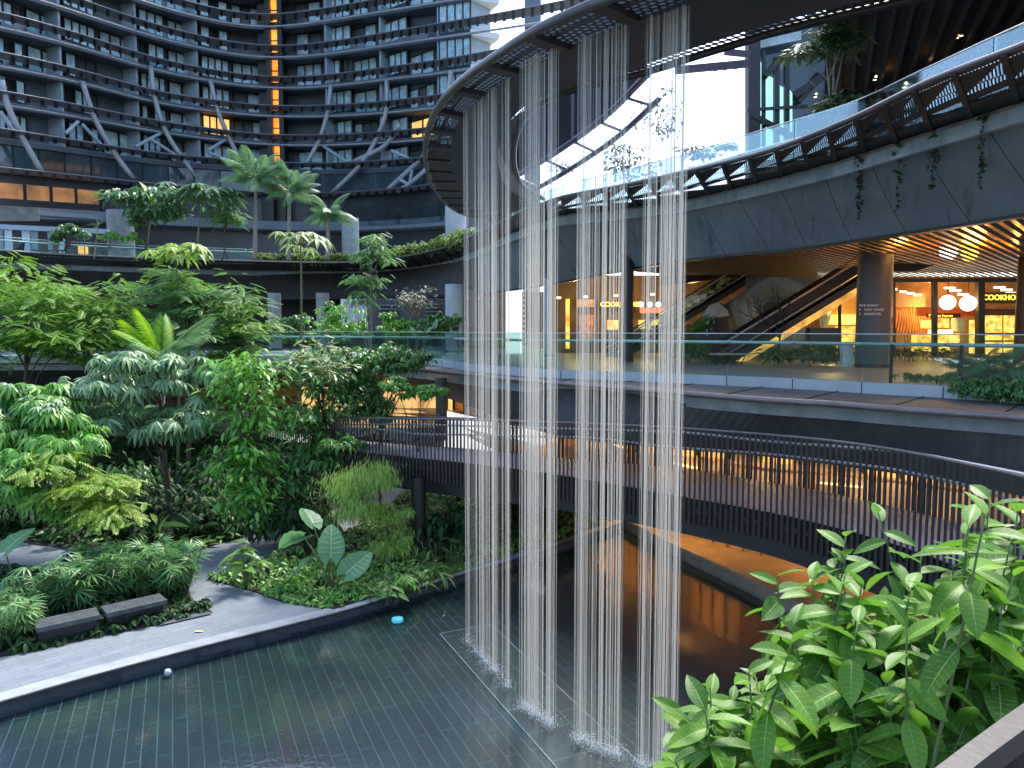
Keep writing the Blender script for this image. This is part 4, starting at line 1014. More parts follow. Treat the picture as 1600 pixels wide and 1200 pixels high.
for i, u in enumerate((1002, 1015.5, 1029)):
    c = P(u, 475.8, 40.6); t = thing('round_sign', ['leftmost', 'middle', 'rightmost'][i] + ' of the three small white round signs behind the last water curtain', 'sign', c, 'white round signs')
    g = MB()
    for k in range(18):
        a0_, a1_ = k * math.pi / 9, (k + 1) * math.pi / 9; r_ = .155
        e0 = Vector((r_ * math.cos(a0_), 0, r_ * math.sin(a0_))); e1 = Vector((r_ * math.cos(a1_), 0, r_ * math.sin(a1_)))
        g.face([c, c + e0, c + e1]); g.face([c + e0, c + e0 + Vector((0, .05, 0)), c + e1 + Vector((0, .05, 0)), c + e1])
    g.build('disc', emis('white_disc', (.85, .95, 1), .55), t)
    g = MB(); g.tube([c + Vector((.07 * math.cos(x * .6 - .5), -.012, .07 * math.sin(x * .6 - .5))) for x in range(7)], .012, 4); g.build('emblem', mat('blue_mark', (.1, .35, .5), .5), t)
for i, (u, v) in enumerate(((873, 465.5), (915, 464), (962, 462), (1020, 460))):
    c = P(u, v, 38); g = MB(); g.lathe(c, [(0, -.05), (.11, -.04), (.12, 0), (.1, .06), (0, .06)], 12); o = g.build('downlight', emis('downlight_warm', (1, .8, .4), 1.2), None)
    tag(o, ['round warm downlight left of the timber light strip behind the falling water', 'round warm downlight above the beige bulkhead', 'round warm downlight above the left yellow letters', 'round warm downlight above the three white round signs'][i], 'lamp', 'downlights behind the falling water')
for u, e in ((900, 35), (950, 45), (1020, 50), (1085, 35)): q = P(u, 470, 39); lamp('shop_lamp', (q.x, q.y, 8.6), e, (1, .6, .22), .12)
# ceiling lobes with warm reflections near the first escalator
for (pts, lab) in (([(1030, 448, 37), (1150, 432, 36), (1160, 416, 36), (1030, 424, 37)], 'dark bulkhead between the slatted ceiling and the upper end of the left escalator'),):
    o = quadP(pts, mat('bulkhead_dark', (.03, .026, .026), .4), 'ceiling_bulkhead', None, .4); tag(o, lab, 'bulkhead')
o = quadP([(1388, 424, 30), (1430, 424, 30), (1460, 414, 30), (1388, 406, 30)], mat('fin_black', (.02, .018, .02), .5), 'ceiling_bulkhead', None, .6); tag(o, 'black pointed ceiling fin right of the round column', 'bulkhead')
# ------------------------------------------------------------------ escalators
def escalator(a, b, label, under, w=1.3):
    t = thing('escalator', label, 'escalator', a)
    d = (b - a); dh = Vector((d.x, d.y, 0)).normalized(); side = Vector((-dh.y, dh.x, 0)) * w
    g = MB(); up = Vector((0, 0, 1))
    g.slab([a, b], [a + side, b + side], .12); 
    A2 = [a - up * .42, b - up * .42]; B2 = [p + side for p in A2]; g.ribbon(A2, [a, b]); g.ribbon([a + side, b + side], B2); g.ribbon(B2, A2)
    g.build('truss', mat('escalator_body', (.035, .03, .03), .35, .3), t)
    g = MB(); g.ribbon([p + Vector((0, 0, -.46)) + side * .05 for p in (a, b)], [p + Vector((0, 0, -.46)) + side * .95 for p in (a, b)]); g.ribbon([p + Vector((0, -.02, -.72)) for p in (a, b)], [p + Vector((0, -.02, -.43)) for p in (a, b)])
    g.build('underside', under, t)
    g = MB(); n = int(d.length / .4)
    for i in range(n): q = a.lerp(b, (i + .5) / n); g.box(q + side * .5 + up * .08, (.4, w * .8, .16), math.atan2(dh.y, dh.x))
    g.build('step', STEEL, t)
    for s_ in (0, 1):
        o_ = side * s_
        g = MB(); g.ribbon([a + o_, b + o_], [a + o_ + up * .62, b + o_ + up * .62]); p_ = g.build('side_panel', GL_MID if w > 1.25 else BLACK, t)
        g = MB(); g.tube([a + o_ + up * .5 - dh * .3, a + o_ + up * .65, b + o_ + up * .65, b + o_ + up * .9 + dh * .4], .045, 6); g.build('handrail', LSTEEL if s_ == 0 else BLACK, t, True)
        g = MB(); g.tube([a + o_ + up * .1 - Vector((0, .02, 0)), b + o_ + up * .1 - Vector((0, .02, 0))], .03, 5); g.build('skirt_line', LSTEEL, t, True)
escalator(P(955, 560, 36), P(1165, 432, 36), 'left escalator with pale handrails climbing behind the water curtains', mat('under_orange', (.7, .30, .07), .3, 0, .4, 2))
escalator(P(1138, 556, 31), P(1345, 430, 31), 'right escalator with an orange reflection painted on its underside climbing to the round column', emis('under_reflection', (1, .50, .09), .42, .8, 1.5, (.25, .1, .02)), 1.2)  # right underside: orange mirror reflection put in as emission
# ------------------------------------------------------------------ glossy sculpture
GLS = mat('glossy_teal', (.24, .36, .40), .3, .1, .3, .5, spec=.6)
sc = thing('glossy_sculpture', 'huge glossy dark teal ring shaped sculpture behind the escalators', 'sculpture', P(1180, 560, 40))
c = P(1204, 482, 37.6); n1, n2 = 40, 16; RA, RB = 1.5, 1.15; g = MB()
for i in range(n1):
    for j in range(n2):
        def tp(i, j):
            a, b = 2 * math.pi * i / n1, 2 * math.pi * j / n2
            return c + Vector(((RA + RB * math.cos(b)) * math.cos(a) * 1.15, RB * .8 * math.sin(b), (RA + RB * math.cos(b)) * math.sin(a)))
        g.face([tp(i, j), tp(i + 1, j), tp(i + 1, j + 1), tp(i, j + 1)])
g.build('ring_body', GLS, sc, True)
quadP([(1085, 566, 43), (1270, 566, 43), (1270, 428, 43), (1085, 428, 43)], mat('sculpt_back', (.03, .045, .052), .5, 0, .4, .4, spec=.4), 'back_panel', sc)
o = quadP([(1203, 467, 41), (1264, 470, 41), (1264, 433, 41), (1203, 432, 41)], emis('blue_screen', (.35, .72, .88), .4, .8, 1.4, (.06, .16, .2)), 'blue_window', None, .1); tag(o, 'pale blue lit window seen behind the bare dark branches', 'window')
eg = thing('egg_sculpture', 'smooth dark egg shaped sculpture with pale grey patch left of the glossy ring', 'sculpture', P(1114, 560, 36.6))
c = P(1115, 505, 36.6); g = MB()
prof = [(0.001, -1.7)] + [(1.0 * math.cos(R(x)) * (1 - .12 * math.sin(R(x))), 1.35 * math.sin(R(x))) for x in range(-75, 76, 10)] + [(.001, 1.36)]
g.lathe(c, prof, 28); g.build('body', mat('egg_dark', (.05, .06, .072), .5, 0, .3, 1, spec=.4), eg, True)
def patch(cc, pts, m, nm):
    g = MB(); ctr = sum((Vector(p) for p in pts), Vector()) / len(pts)
    q = [cc + Vector((x, -1.04 * math.sqrt(max(0, 1 - (x / 1.03) ** 2 - (z / 1.42) ** 2)) - .03, z)) for x, y, z in pts]
    q0 = cc + Vector((ctr.x, -1.04 * math.sqrt(max(0, 1 - (ctr.x / 1.03) ** 2 - (ctr.z / 1.42) ** 2)) - .05, ctr.z))
    for i in range(len(q)): g.face([q0, q[i], q[(i + 1) % len(q)]])
    g.build(nm, m, eg, True)
patch(c, [(-.86, 0, -.5), (-.80, 0, .2), (-.45, 0, .85), (0, 0, 1.0), (.45, 0, .6), (.5, 0, .35), (.1, 0, .5), (-.2, 0, .3), (-.3, 0, -.2), (-.5, 0, -.6)], mat('egg_pale', (.55, .62, .66), .4, 0, .1, 1), 'pale_patch')
patch(c + Vector((0, -.03, 0)), [(-.68, 0, -.2), (-.6, 0, .1), (-.46, 0, .2), (-.38, 0, 0), (-.42, 0, -.3), (-.55, 0, -.45)], mat('egg_white', (.7, .74, .76), .3), 'white_spot')
# thin legged table behind the glass
t = thing('slim_table', 'thin pale topped table on splayed dark legs behind the terrace glass', 'table', P(1135, 570, 28))
a, b = P(1104, 553, 28), P(1167, 553, 28); g = MB(); g.beam(a, b, .7, .05); g.build('table_top', mat('table_top', (.5, .42, .34), .5), t)
for f_ in (.08, .3, .55, .72, .95):
    for dy in (-.3, .3):
        q = a.lerp(b, f_); g = MB(); g.tube([q + Vector((0, dy * .5, 0)), Vector((q.x - .25, q.y + dy, FZ))], .02, 5); g.build('leg', BLACK, t)
# ------------------------------------------------------------------ middle terrace, left end: wall, louvres, blinds, glowing outdoor panel
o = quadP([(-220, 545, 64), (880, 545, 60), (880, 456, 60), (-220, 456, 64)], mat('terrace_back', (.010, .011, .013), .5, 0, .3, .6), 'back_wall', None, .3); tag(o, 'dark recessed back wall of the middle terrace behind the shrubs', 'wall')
t = thing('louvre_panel', 'dark grey wall block with four wide horizontal louvres behind the bare branched tree', 'louvre', P(605, 540, 46))
g = MB(); q = P(640, 500, 46.4); g.box((q.x, q.y, 7.3), (5.6, .4, 3.3)); g.build('block', mat('louvre_block', (.05, .055, .062), .5), t)
g = MB()
for i in range(4): a = P(592, 477 + i * 6, 46); b = P(620, 477 + i * 6, 46); g.beam(a, b, .25, .1); a = P(665, 475 + i * 6, 46); b = P(685, 475 + i * 6, 46); g.beam(a, b, .25, .1)
g.build('louvre', mat('louvre_slat', (.12, .135, .145), .5), t)
t = thing('blind_window', 'window with pale and pinkish vertical blinds behind the green terrace shrub', 'window', P(552, 500, 46))
for i in range(7):
    u = 539 + i * 4.6; g = MB(); g.box(P(u, 490, 46), (.16, .04, 1.6)); g.build('blind', mat('blind_%d' % (i % 3), ((.6, .66, .7), (.62, .45, .4), (.45, .5, .55))[i % 3], .6), t)
g = MB(); q = P(553, 490, 46.2); g.box(q, (1.6, .08, 1.8)); g.build('frame', LSTEEL, t)
t = thing('outdoor_glow', 'glowing white panel with zigzag edge in place of the bright outdoors behind the first water curtains', 'screen', P(803, 545, 41))
g = MB(); a = P(790, 553, 41); b = P(816, 553, 41); h_ = P(800, 440, 41).z - a.z
g.box((a + b) / 2 + Vector((0, 0, h_ / 2)), ((b - a).length, .1, h_)); g.build('panel', emis('outdoor_white', (.88, .96, 1), .4), t)  # emissive panel stands in for bright outdoors beyond the terrace
g = MB()
for i in range(14): q = b + Vector((.03, 0, h_ * (i + .5) / 14)); g.face([q + Vector((0, 0, -.12)), q + Vector((.16, 0, -.1)), q + Vector((0, 0, .12))])
g.build('zigzag_edge', WHITEP, t)
o = quadP([(727, 540, 42.5), (790, 540, 42.5), (790, 452, 42.5), (727, 452, 42.5)], mat('brown_wall', (.13, .11, .1), .6, 0, .3, .7), 'brown_wall', None, .3); tag(o, 'brown grey wall behind the first water curtain beside the white outdoor glow', 'wall')
# warm hall seen under the left end of the ledge
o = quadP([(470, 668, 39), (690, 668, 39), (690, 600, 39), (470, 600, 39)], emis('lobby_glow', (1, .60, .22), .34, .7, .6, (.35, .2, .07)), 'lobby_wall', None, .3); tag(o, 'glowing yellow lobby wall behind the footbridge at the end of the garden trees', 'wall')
o = quadP([(690, 712, 32.6), (845, 716, 26.4), (845, 677, 26.4), (690, 642, 32.6)], emis('sunlit_white', (.95, .97, 1), .42, .35, 1.0, (.4, .42, .42)), 'sunlit_floor_glow', None, .2); tag(o, 'glowing white sheet in place of the sunlit lobby floor behind the bridge railing at the first water curtain', 'window')  # emissive sheet stands in for sunlight on the white floor
# ------------------------------------------------------------------ cafe on the planted left terrace
t = thing('cafe', 'row of pale glass doors of the cafe behind the upper left balustrade', 'shop front', P(40, 385, 49))
for i, (u, m) in enumerate(((4, 1), (18, 0), (45, 0), (58, 1), (85, 1), (100, 0))):
    g = MB(); a = P(u - 9, 398, 49); b = P(u + 2, 398, 49); top_ = P(u, 354, 49).z
    g.box((a + b) / 2 + Vector((0, 0, (top_ - a.z) / 2)), ((b - a).length, .06, top_ - a.z)); g.build('door', mat('door_pale', (.5, .58, .6), .2, 0, .15, 1) if m == 0 else mat('door_blue', (.14, .22, .26), .15), t)
g = MB(); g.beam(P(-30, 353, 48.8), P(170, 362, 48.8), .2, .3); g.build('lintel', FIN, t)
q = P(130, 392, 48); t = thing('lantern', 'orange glowing box lantern on the left terrace behind the balustrade', 'lantern', q)
g = MB(); g.box(q + Vector((0, 0, .05)), (.42, .42, .5)); g.build('shade', emis('lantern_glow', (1, .45, .1), .5, .4, 4), t); g = MB()
for x in (-.22, .22):
    for y in (-.22, .22): g.beam(q + Vector((x, y, -.5)), q + Vector((x, y, .35)), .04, .04)
g.build('frame', BLACK, t)
o = MB()
for i, u in enumerate((28, 62, 82, 100)):
    q = P(u, 396, 46.5); t = thing('cafe_chair', ['dark chair nearest the left picture edge behind the upper glass', 'dark chair before the second pale cafe door', 'dark chair with slanting back before the third cafe door', 'dark chair beside the leafy potted bush behind the upper glass'][i], 'chair', q, 'chairs of the terrace cafe')
    q = Vector((q.x, q.y, 11.45)); g = MB(); g.box(q + Vector((0, 0, .45)), (.55, .5, .06)); g.build('seat', BLACK, t)
    g = MB(); g.box(q + Vector((.25, 0, .75)), (.06, .5, .6), M=Matrix.Rotation(.2, 3, 'Y')); g.build('backrest', BLACK, t)
    for x in (-.22, .22):
        for y in (-.2, .2): g = MB(); g.beam(q + Vector((x, y, 0)), q + Vector((x, y, .43)), .04, .04); g.build('leg', BLACK, t)
# ------------------------------------------------------------------ benches, bollard, small things by the pool
BENCHM = mat('dark_timber', (.07, .078, .085), .35, 0, .4, 7, .1)
def bench(p0, p1, label):
    a, b = Z(*p0, GZ), Z(*p1, GZ); d = (b - a).normalized(); n = Vector((-d.y, d.x, 0)); rz = math.atan2(d.y, d.x); L = (b - a).length
    t = thing('bench', label, 'bench', (a + b) / 2, 'benches by the pool path')
    m = (a + b) / 2 + n * .28
    for i in range(4):
        g = MB(); g.box(m + n * (-.22 + i * .148) + Vector((0, 0, .40)), (L, .138, .1), rz); g.build('seat_plank', BENCHM, t)
    g = MB(); g.box(m + n * .06 + Vector((0, 0, .175)), (L * .93, .36, .35), rz); g.build('base', mat('bench_base', (.03, .03, .033), .6), t)
bench((58, 1014), (158, 991), 'left bench with dark plank seat beside the pool path')
bench((168, 989), (262, 966), 'right bench with dark plank seat ending near the dark gravel point')
g = MB(); q = [Z(250, 977, GZ + .035), Z(332, 958, GZ + .035), Z(296, 944, GZ + .035), Z(262, 956, GZ + .035)]; g.face(q)
structure(g.build('gravel_bed', mat('dark_gravel', (.07, .08, .09), .8, 0, .5, 14, .6, 40)))
b = Z(418, 908, GZ); t = thing('bollard_light', 'short black bollard light standing in the ground cover', 'bollard', b)
g = MB(); g.lathe(b, [(.06, 0), (.06, .5), (.065, .5), (.065, .6), (0, .61)], 12); g.build('post', mat('bollard_paint', (.02, .025, .035), .4), t)
g = MB(); g.lathe(b, [(.062, .40), (.066, .42), (.066, .46), (.062, .48)], 12); g.build('lens', LSTEEL, t)
q = Z(621, 967, .02); g = MB(); g.lathe(q, [(0, .03), (.10, .03), (.14, .015), (.14, -.06), (0, -.06)], 14); t = g.build('pool_float', emis('float_blue', (.1, .6, .85), .2), None, True); tag(t, 'small bright blue float lying on the pool near the kerb', 'float')
def leaf_flat(p, col, s, label):
    g = MB(); pts = [(-1, 0, .01), (-.4, .4, .06), (.3, .42, .05), (1, 0, .02), (.3, -.4, .05), (-.4, -.42, .06)]
    q = [p + Vector((x * s, y * s, z * s + .01)) for x, y, z in pts]; c_ = p + Vector((0, 0, .012))
    for i in range(6): g.face([c_, q[i], q[(i + 1) % 6]])
    tag(g.build('fallen_leaf', col, None), label, 'leaf')
leaf_flat(Z(311, 987, GZ + .01), mat('yellow_leaf', (.7, .55, .05), .5, 0, .2, 20), .11, 'single yellow leaf lying on the stone path by the pool')
q = Z(262, 1050, .0); g = MB(); g.lathe(q, [(0, .05), (.05, .05), (.07, 0), (.07, -.06), (0, -.06)], 12); tag(g.build('pool_nozzle', PALE, None, True), 'pale round nozzle at the water line below the kerb', 'nozzle')
# ------------------------------------------------------------------ own terrace: handrail and planter at the near right
hr = [Z(1330, 1290, 6.42), Z(1440, 1215, 6.42), Z(1520, 1155, 6.42), Z(1600, 1098, 6.42), Z(1720, 1016, 6.42), Z(1900, 900, 6.42)]
hr = crom(hr, 24)
t = thing('near_railing', 'grey flat topped handrail with dark pickets crossing the lower right corner', 'railing', hr[8])
nh = crom([Z(1330, 1375, 6.42), Z(1440, 1268, 6.42), Z(1520, 1200, 6.42), Z(1600, 1140, 6.42), Z(1720, 1054, 6.42), Z(1900, 934, 6.42)], 24)
g = MB(); g.slab(nh, hr, .035); g.build('handrail', mat('grey_handrail', (.045, .043, .043), .45, .3, .2, 6, .05, 60), t)
g = MB()
for p in even(lerpc(hr, nh, .5), step=.11): g.beam(p + Vector((0, 0, -.03)), p + Vector((0, 0, -1.1)), .035, .012)
g.build('picket', BROWN, t)
g = MB(); g.prism([(-.2, 1.0), (.6, 1.15), (1.3, 1.55), (2.6, 2.1), (4.6, 2.6), (4.6, 4.2), (1.9, 3.9), (.3, 3.0), (-.3, 2.0)], 4.4, 5.0)
o = g.build('planter', mat('planter_concrete', (.07, .072, .075), .8, 0, .25, 4, .2, 30), None); tag(o, 'long concrete planter trough that holds the near big leaved shrub', 'planter')
g = MB(); g.prism([(-.0, 1.25), (.6, 1.32), (1.25, 1.7), (2.5, 2.25), (4.45, 2.75), (4.45, 4.05), (1.95, 3.75), (.4, 2.85), (-.1, 2.0)], 4.95, 5.03); structure(g.build('planting_bed', SOIL))
g = MB(); g.prism([(-4, -3), (-4, .6), (.6, .85), (1.6, 1.2), (5, 2.0), (6, -3)], 4.9, 5.3); structure(g.build('near_floor', mat('near_tiles', (.05, .05, .052), .6, 0, .3, 3)))
# ------------------------------------------------------------------ vegetation toolkit
def rotm(ax, a):
    return np.array(Matrix.Rotation(a, 3, ax))
class TPL:                              # a leaf template: all-quad mesh
    def __init__(s, v, f): s.v = np.array(v, float); s.f = np.array(f, int)
def leaf_tpl(w=.36, droop=.25, fold=.12, rows=4, point=.5, wave=0):
    v, f = [], []
    for i in range(rows + 1):
        x = i / rows
        hw = w / 2 * (math.sin(math.pi * min(1, x ** (point * 1.2 + .15) * .985 + .012)) ** .85) + .004
        z = -droop * x * x
        for s_ in (-1, 0, 1): v.append((x * (1 - .12 * droop * x), s_ * hw, z + (fold * hw * 2 if s_ else 0) + (wave * math.sin(x * 9 + s_) * hw if s_ else 0)))
    for i in range(rows):
        for s_ in (0, 1): a = i * 3 + s_; f.append((a, a + 3, a + 4, a + 1))
    return TPL(v, f)
def combine(parts):                     # [(tpl, 3x3, offset)]
    v, f = [], []; n = 0
    for t, M, o in parts:
        q = t.v @ np.array(M).T + np.array(o); v.append(q); f.append(t.f + n); n += len(q)
    return TPL(np.vstack(v), np.vstack(f))
def stick_tpl(L, r=.006):
    v = [(0, -r, 0), (0, r, 0), (L, r, 0), (L, -r, 0)]; return TPL(v, [(0, 1, 2, 3)])
def palmate(n=7, spread=R(200), tilt=R(25), tpl=None):
    tpl = tpl or leaf_tpl(.26, .35)
    return combine([(tpl, rotm('Z', -spread / 2 + spread * i / (n - 1)) @ rotm('Y', tilt) * (1 - .25 * abs(2 * i / (n - 1) - 1)), (0, 0, 0)) for i in range(n)])
def pinnate(n=8, tpl=None, droop=.25, size=.32, ang=R(62)):
    tpl = tpl or leaf_tpl(.4, .15, rows=3); parts = []
    for i in range(n):
        x = .12 + .88 * i / (n - 1); z = -droop * x * x; k = size * (1 - .55 * abs(x - .45))
        for s_ in (-1, 1): parts.append((tpl, rotm('Z', s_ * ang * (1.05 - .45 * x)) @ rotm('Y', R(8) + droop * x) * k, (x, 0, z)))
    parts.append((tpl, rotm('Y', droop) * size * .8, (1, 0, -droop)))
    return combine(parts)
def frond(n=20, droop=.5, size=.42, rise=.35, hang=.5):
    lt = leaf_tpl(.10, .25, .1, rows=2); parts = []
    for i in range(n):
        x = .10 + .90 * i / (n - 1); z = rise * x - droop * x ** 2.2; k = size * (math.sin(math.pi * min(.97, .12 + .8 * x)) ** .7 + .08)
        for s_ in (-1, 1): parts.append((lt, rotm('Z', s_ * R(68 - 38 * x)) @ rotm('X', -s_ * hang * .4) @ rotm('Y', hang) * k, (x, 0, z)))
    m = 8
    for i in range(m):
        x0, x1 = i / m, (i + 1) / m; z0, z1 = rise * x0 - droop * x0 ** 2.2, rise * x1 - droop * x1 ** 2.2
        parts.append((TPL([(x0, -.012, z0), (x0, .012, z0), (x1, .01, z1), (x1, -.01, z1)], [(0, 1, 2, 3)]), np.eye(3), (0, 0, 0)))
    return combine(parts)
def fan(n=9, spread=R(230), w=.11):
    lt = leaf_tpl(w, .3, .15, rows=3, point=.45); return combine([(lt, rotm('Z', -spread / 2 + spread * i / (n - 1)) @ rotm('Y', R(10)), (0, 0, 0)) for i in range(n)])
def whorl(n=7, tilt=R(20), tpl=None):
    tpl = tpl or leaf_tpl(.34, .3); return combine([(tpl, rotm('Z', i * 2.4) @ rotm('Y', tilt + .12 * (i % 3)) * (.75 + .25 * ((i * 7) % 5) / 5), (0, 0, .03 * i)) for i in range(n)])
def scatter(name, tpl, pos, yaw, pitch, roll, scl, m, parent=None, smooth=True):
    N = len(pos); pos = np.asarray(pos, float); cy, sy = np.cos(yaw), np.sin(yaw); cp, sp = np.cos(pitch), np.sin(pitch); cr, sr = np.cos(roll), np.sin(roll)
    o, l = np.zeros(N), np.ones(N)
    Rz = np.stack([cy, -sy, o, sy, cy, o, o, o, l], -1).reshape(N, 3, 3)
    Ry = np.stack([cp, o, sp, o, l, o, -sp, o, cp], -1).reshape(N, 3, 3)
    Rx = np.stack([l, o, o, o, cr, -sr, o, sr, cr], -1).reshape(N, 3, 3)
    M = (Rz @ Ry @ Rx) * np.asarray(scl, float).reshape(N, 1, 1)
    V = np.einsum('nij,kj->nki', M, tpl.v) + pos[:, None, :]
    k = len(tpl.v); F = (tpl.f[None] + (np.arange(N) * k)[:, None, None]).reshape(-1, 4)
    me = bpy.data.meshes.new(name); nv = N * k; nf = len(F)
    me.vertices.add(nv); me.vertices.foreach_set('co', V.reshape(-1).astype(np.float32))
    me.loops.add(nf * 4); me.loops.foreach_set('vertex_index', F.reshape(-1).astype(np.int32))
    me.polygons.add(nf); me.polygons.foreach_set('loop_start', (np.arange(nf) * 4).astype(np.int32))
    if smooth: me.polygons.foreach_set('use_smooth', np.ones(nf, bool))
    me.materials.append(m); me.update(calc_edges=True)
    ob = bpy.data.objects.new(name, me); COL.objects.link(ob)
    if parent is not None: attach(ob, parent)
    return ob
LM = {
 'feather': leafmat('feather_leaf', (.05, .135, .012), (.18, .38, .03), .35, .5, (.33, .48, .05)),
 'glinted': leafmat('glint_leaf', (.05, .15, .05), (.28, .45, .22), .3, .34, (.45, .60, .34), .6),  # pale stops put whitish sky reflections into the leaf colour
 'palmy': leafmat('palm_leaf_lit', (.06, .20, .005), (.26, .48, .01), .35, .42),
 'ear': leafmat('ear_leaf', (.09, .25, .10), (.15, .34, .14), .3, .4),
 'feather2': leafmat('feather_leaf_blue', (0.043, 0.123, 0.032), (0.123, 0.290, 0.072), .35, .5),
 'dark': leafmat('dark_leaf', (0.017, 0.072, 0.014), (0.111, 0.274, 0.057), .25, .35, (0.145, 0.348, 0.043)),
 'bright': leafmat('bright_leaf', (0.041, 0.145, 0.017), (0.208, 0.475, 0.076), .3, .35, (0.232, 0.522, 0.058)),
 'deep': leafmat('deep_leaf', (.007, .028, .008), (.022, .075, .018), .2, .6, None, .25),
 'cream': leafmat('cream_leaf', (0.232, 0.319, 0.116), (0.580, 0.600, 0.290), .3, .5),
 'yellow': leafmat('yellow_leaf_green', (.07, .19, .02), (.26, .40, .045), .35, .5, (.55, .46, .08)),
 'bamboo': leafmat('bamboo_leaf', (0.145, 0.290, 0.043), (0.377, 0.551, 0.131), .4, .5),
 'palm': leafmat('palm_leaf', (0.043, 0.123, 0.043), (0.145, 0.290, 0.123), .25, .35),
 'rhapis': leafmat('fan_leaf', (0.029, 0.094, 0.029), (0.142, 0.320, 0.094), .25, .35, (0.246, 0.406, 0.102)),
 'near': leafmat('near_leaf', (0.043, 0.167, 0.023), (0.123, 0.362, 0.032), .33, .3, (0.290, 0.580, 0.051)),
 'cover': leafmat('cover_leaf', (0.026, 0.087, 0.017), (0.173, 0.347, 0.063), .25, .38, (0.261, 0.464, 0.058)),
}
T_leaf = leaf_tpl(.42, .3, rows=3); T_long = leaf_tpl(.34, .35, rows=3)
T_pin = pinnate(7); T_pinfine = pinnate(10, leaf_tpl(.36, .1, rows=2), .18, .25); T_palm7 = palmate(7, R(200), R(16), leaf_tpl(.21, .42, .16, rows=3))
T_whorl = whorl(6); T_frond = frond(); T_fan = fan(); T_schef = palmate(9, R(330), R(12), leaf_tpl(.24, .35, rows=3))
def trunk_mesh(name, base, top, r0, limbs, m, parent, rng, wob=.04):
    g = MB(); n = 8; L = (top - base).length
    pts = [base.lerp(top, i / n) + Vector((rng.gauss(0, wob), rng.gauss(0, wob), 0)) * (0 if i in (0,) else 1) for i in range(n + 1)]
    g.tube(pts, [r0 * (1 - .6 * i / n) for i in range(n + 1)], 7)
    for c in limbs:
        s = rng.uniform(.45, .98); a = pts[min(n, int(s * n))]
        mid = a.lerp(c, .5) + Vector((rng.gauss(0, .1), rng.gauss(0, .1), rng.uniform(0, .25)))
        g.tube([a, mid, c], [r0 * .38, r0 * .25, r0 * .08], 5)
    return g.build(name, m, parent, True)
def tree(name, label, base, top, blobs, tpl, size, count, m, seed, r0=.1, bark=BARK, cat='tree', flat=.5, droop=(.0, .5), clump=None, group=None, extra=None, part='crown', clump_r=.55, surf=.55):
    """blobs: (centre, (rx, ry, rz), weight); leaves gather in clumps carried by limbs"""
    rng = random.Random(seed); nr = np.random.default_rng(seed)
    t = thing(name, label, cat, base, group)
    cl = []; tot = sum(b[2] for b in blobs); ncl = clump or max(6, count // 28)
    for c, r, w in blobs:
        for _ in range(max(2, int(ncl * w / tot))):
            d = nr.normal(size=3); d /= np.linalg.norm(d); rad = nr.uniform(surf, 1.0)
            if d[2] < -.5: d[2] *= .5
            cl.append((np.array(c) + d * rad * np.array(r), min(r)))
    per = max(1, count // len(cl)); pos = []; yaw = []; pit = []; rol = []; sc = []
    for c, rm in cl:
        cr = clump_r * rm * nr.uniform(.6, 1.2); k = max(1, int(per * nr.uniform(.5, 1.5)))
        o = nr.normal(size=(k, 3)) * np.array([1, 1, flat]) * cr * .62
        pos.append(c + o); yaw.append(np.arctan2(o[:, 1], o[:, 0]) + nr.normal(0, .6, k)); pit.append(nr.uniform(droop[0], droop[1], k)); rol.append(nr.normal(0, .3, k)); sc.append(size * nr.uniform(.65, 1.25, k))
    scatter(part, tpl, np.vstack(pos), np.concatenate(yaw), np.concatenate(pit), np.concatenate(rol), np.concatenate(sc), m, t)
    if extra:                            # tips of another colour on the upper clumps
        m2, fr, tp2, s2 = extra; zs = sorted(cl, key=lambda q: -q[0][2])[:max(1, int(len(cl) * fr))]
        pos = np.vstack([c + nr.normal(size=(12, 3)) * rm * clump_r * .45 for c, rm in zs]); k = len(pos)
        scatter('young_leaves', tp2, pos, nr.uniform(0, 6.28, k), nr.uniform(-.5, .4, k), nr.normal(0, .3, k), s2 * nr.uniform(.7, 1.2, k), m2, t)
    limbs = [Vector(c) for c, _ in rng.sample(cl, min(len(cl), 14))]
    trunk_mesh('trunk', Vector(base), Vector(top), r0, limbs, bark, t, rng)
    return t
def blob(u, v, d, ru, rv, w=1, rd=None):  # crown volume given by where it stands and its size in metres
    c = P(u, v, d); k = d / F_PX; return (tuple(c), (ru * k, (rd or ru * .8) * k, rv * k), w)
def gbase(u, d, z=GZ):
    p = P(u, 600, d); return Vector((p.x, p.y, z))
# ------------------------------------------------------------------ garden trees, back to front
tree('feathery_tree', 'broad feathery bright green tree at the left edge, below the upper terrace', gbase(30, 33), P(40, 470, 33), [blob(20, 455, 33, 78, 50, 3), blob(60, 520, 32.5, 80, 50, 3), blob(-40, 540, 32, 60, 60, 2)], T_pinfine, .62, 1900, LM['feather'], 1, .12, flat=.28, droop=(-.1, .35), clump=75, clump_r=.6)
tree('feathery_tree', 'feathery tree with yellow green layers between the left edge tree and the upright palm', gbase(135, 34), P(140, 480, 34), [blob(125, 480, 34, 62, 42, 3), blob(170, 520, 33.5, 65, 45, 2), blob(120, 545, 33, 60, 40, 2)], T_pinfine, .6, 1500, LM['feather'], 2, .11, flat=.28, droop=(-.1, .35), clump=60, clump_r=.6)
tree('feathery_tree', 'blue green feathery tree with fine layers behind the upright palm frond', gbase(290, 35), P(295, 470, 35), [blob(260, 455, 35, 75, 34, 3), blob(330, 478, 34.5, 68, 38, 3), blob(290, 520, 34, 90, 40, 3)], T_pinfine, .62, 1900, LM['feather2'], 3, .11, flat=.26, droop=(-.1, .35), clump=75, clump_r=.6, extra=(LM['feather'], .35, T_pinfine, .55))
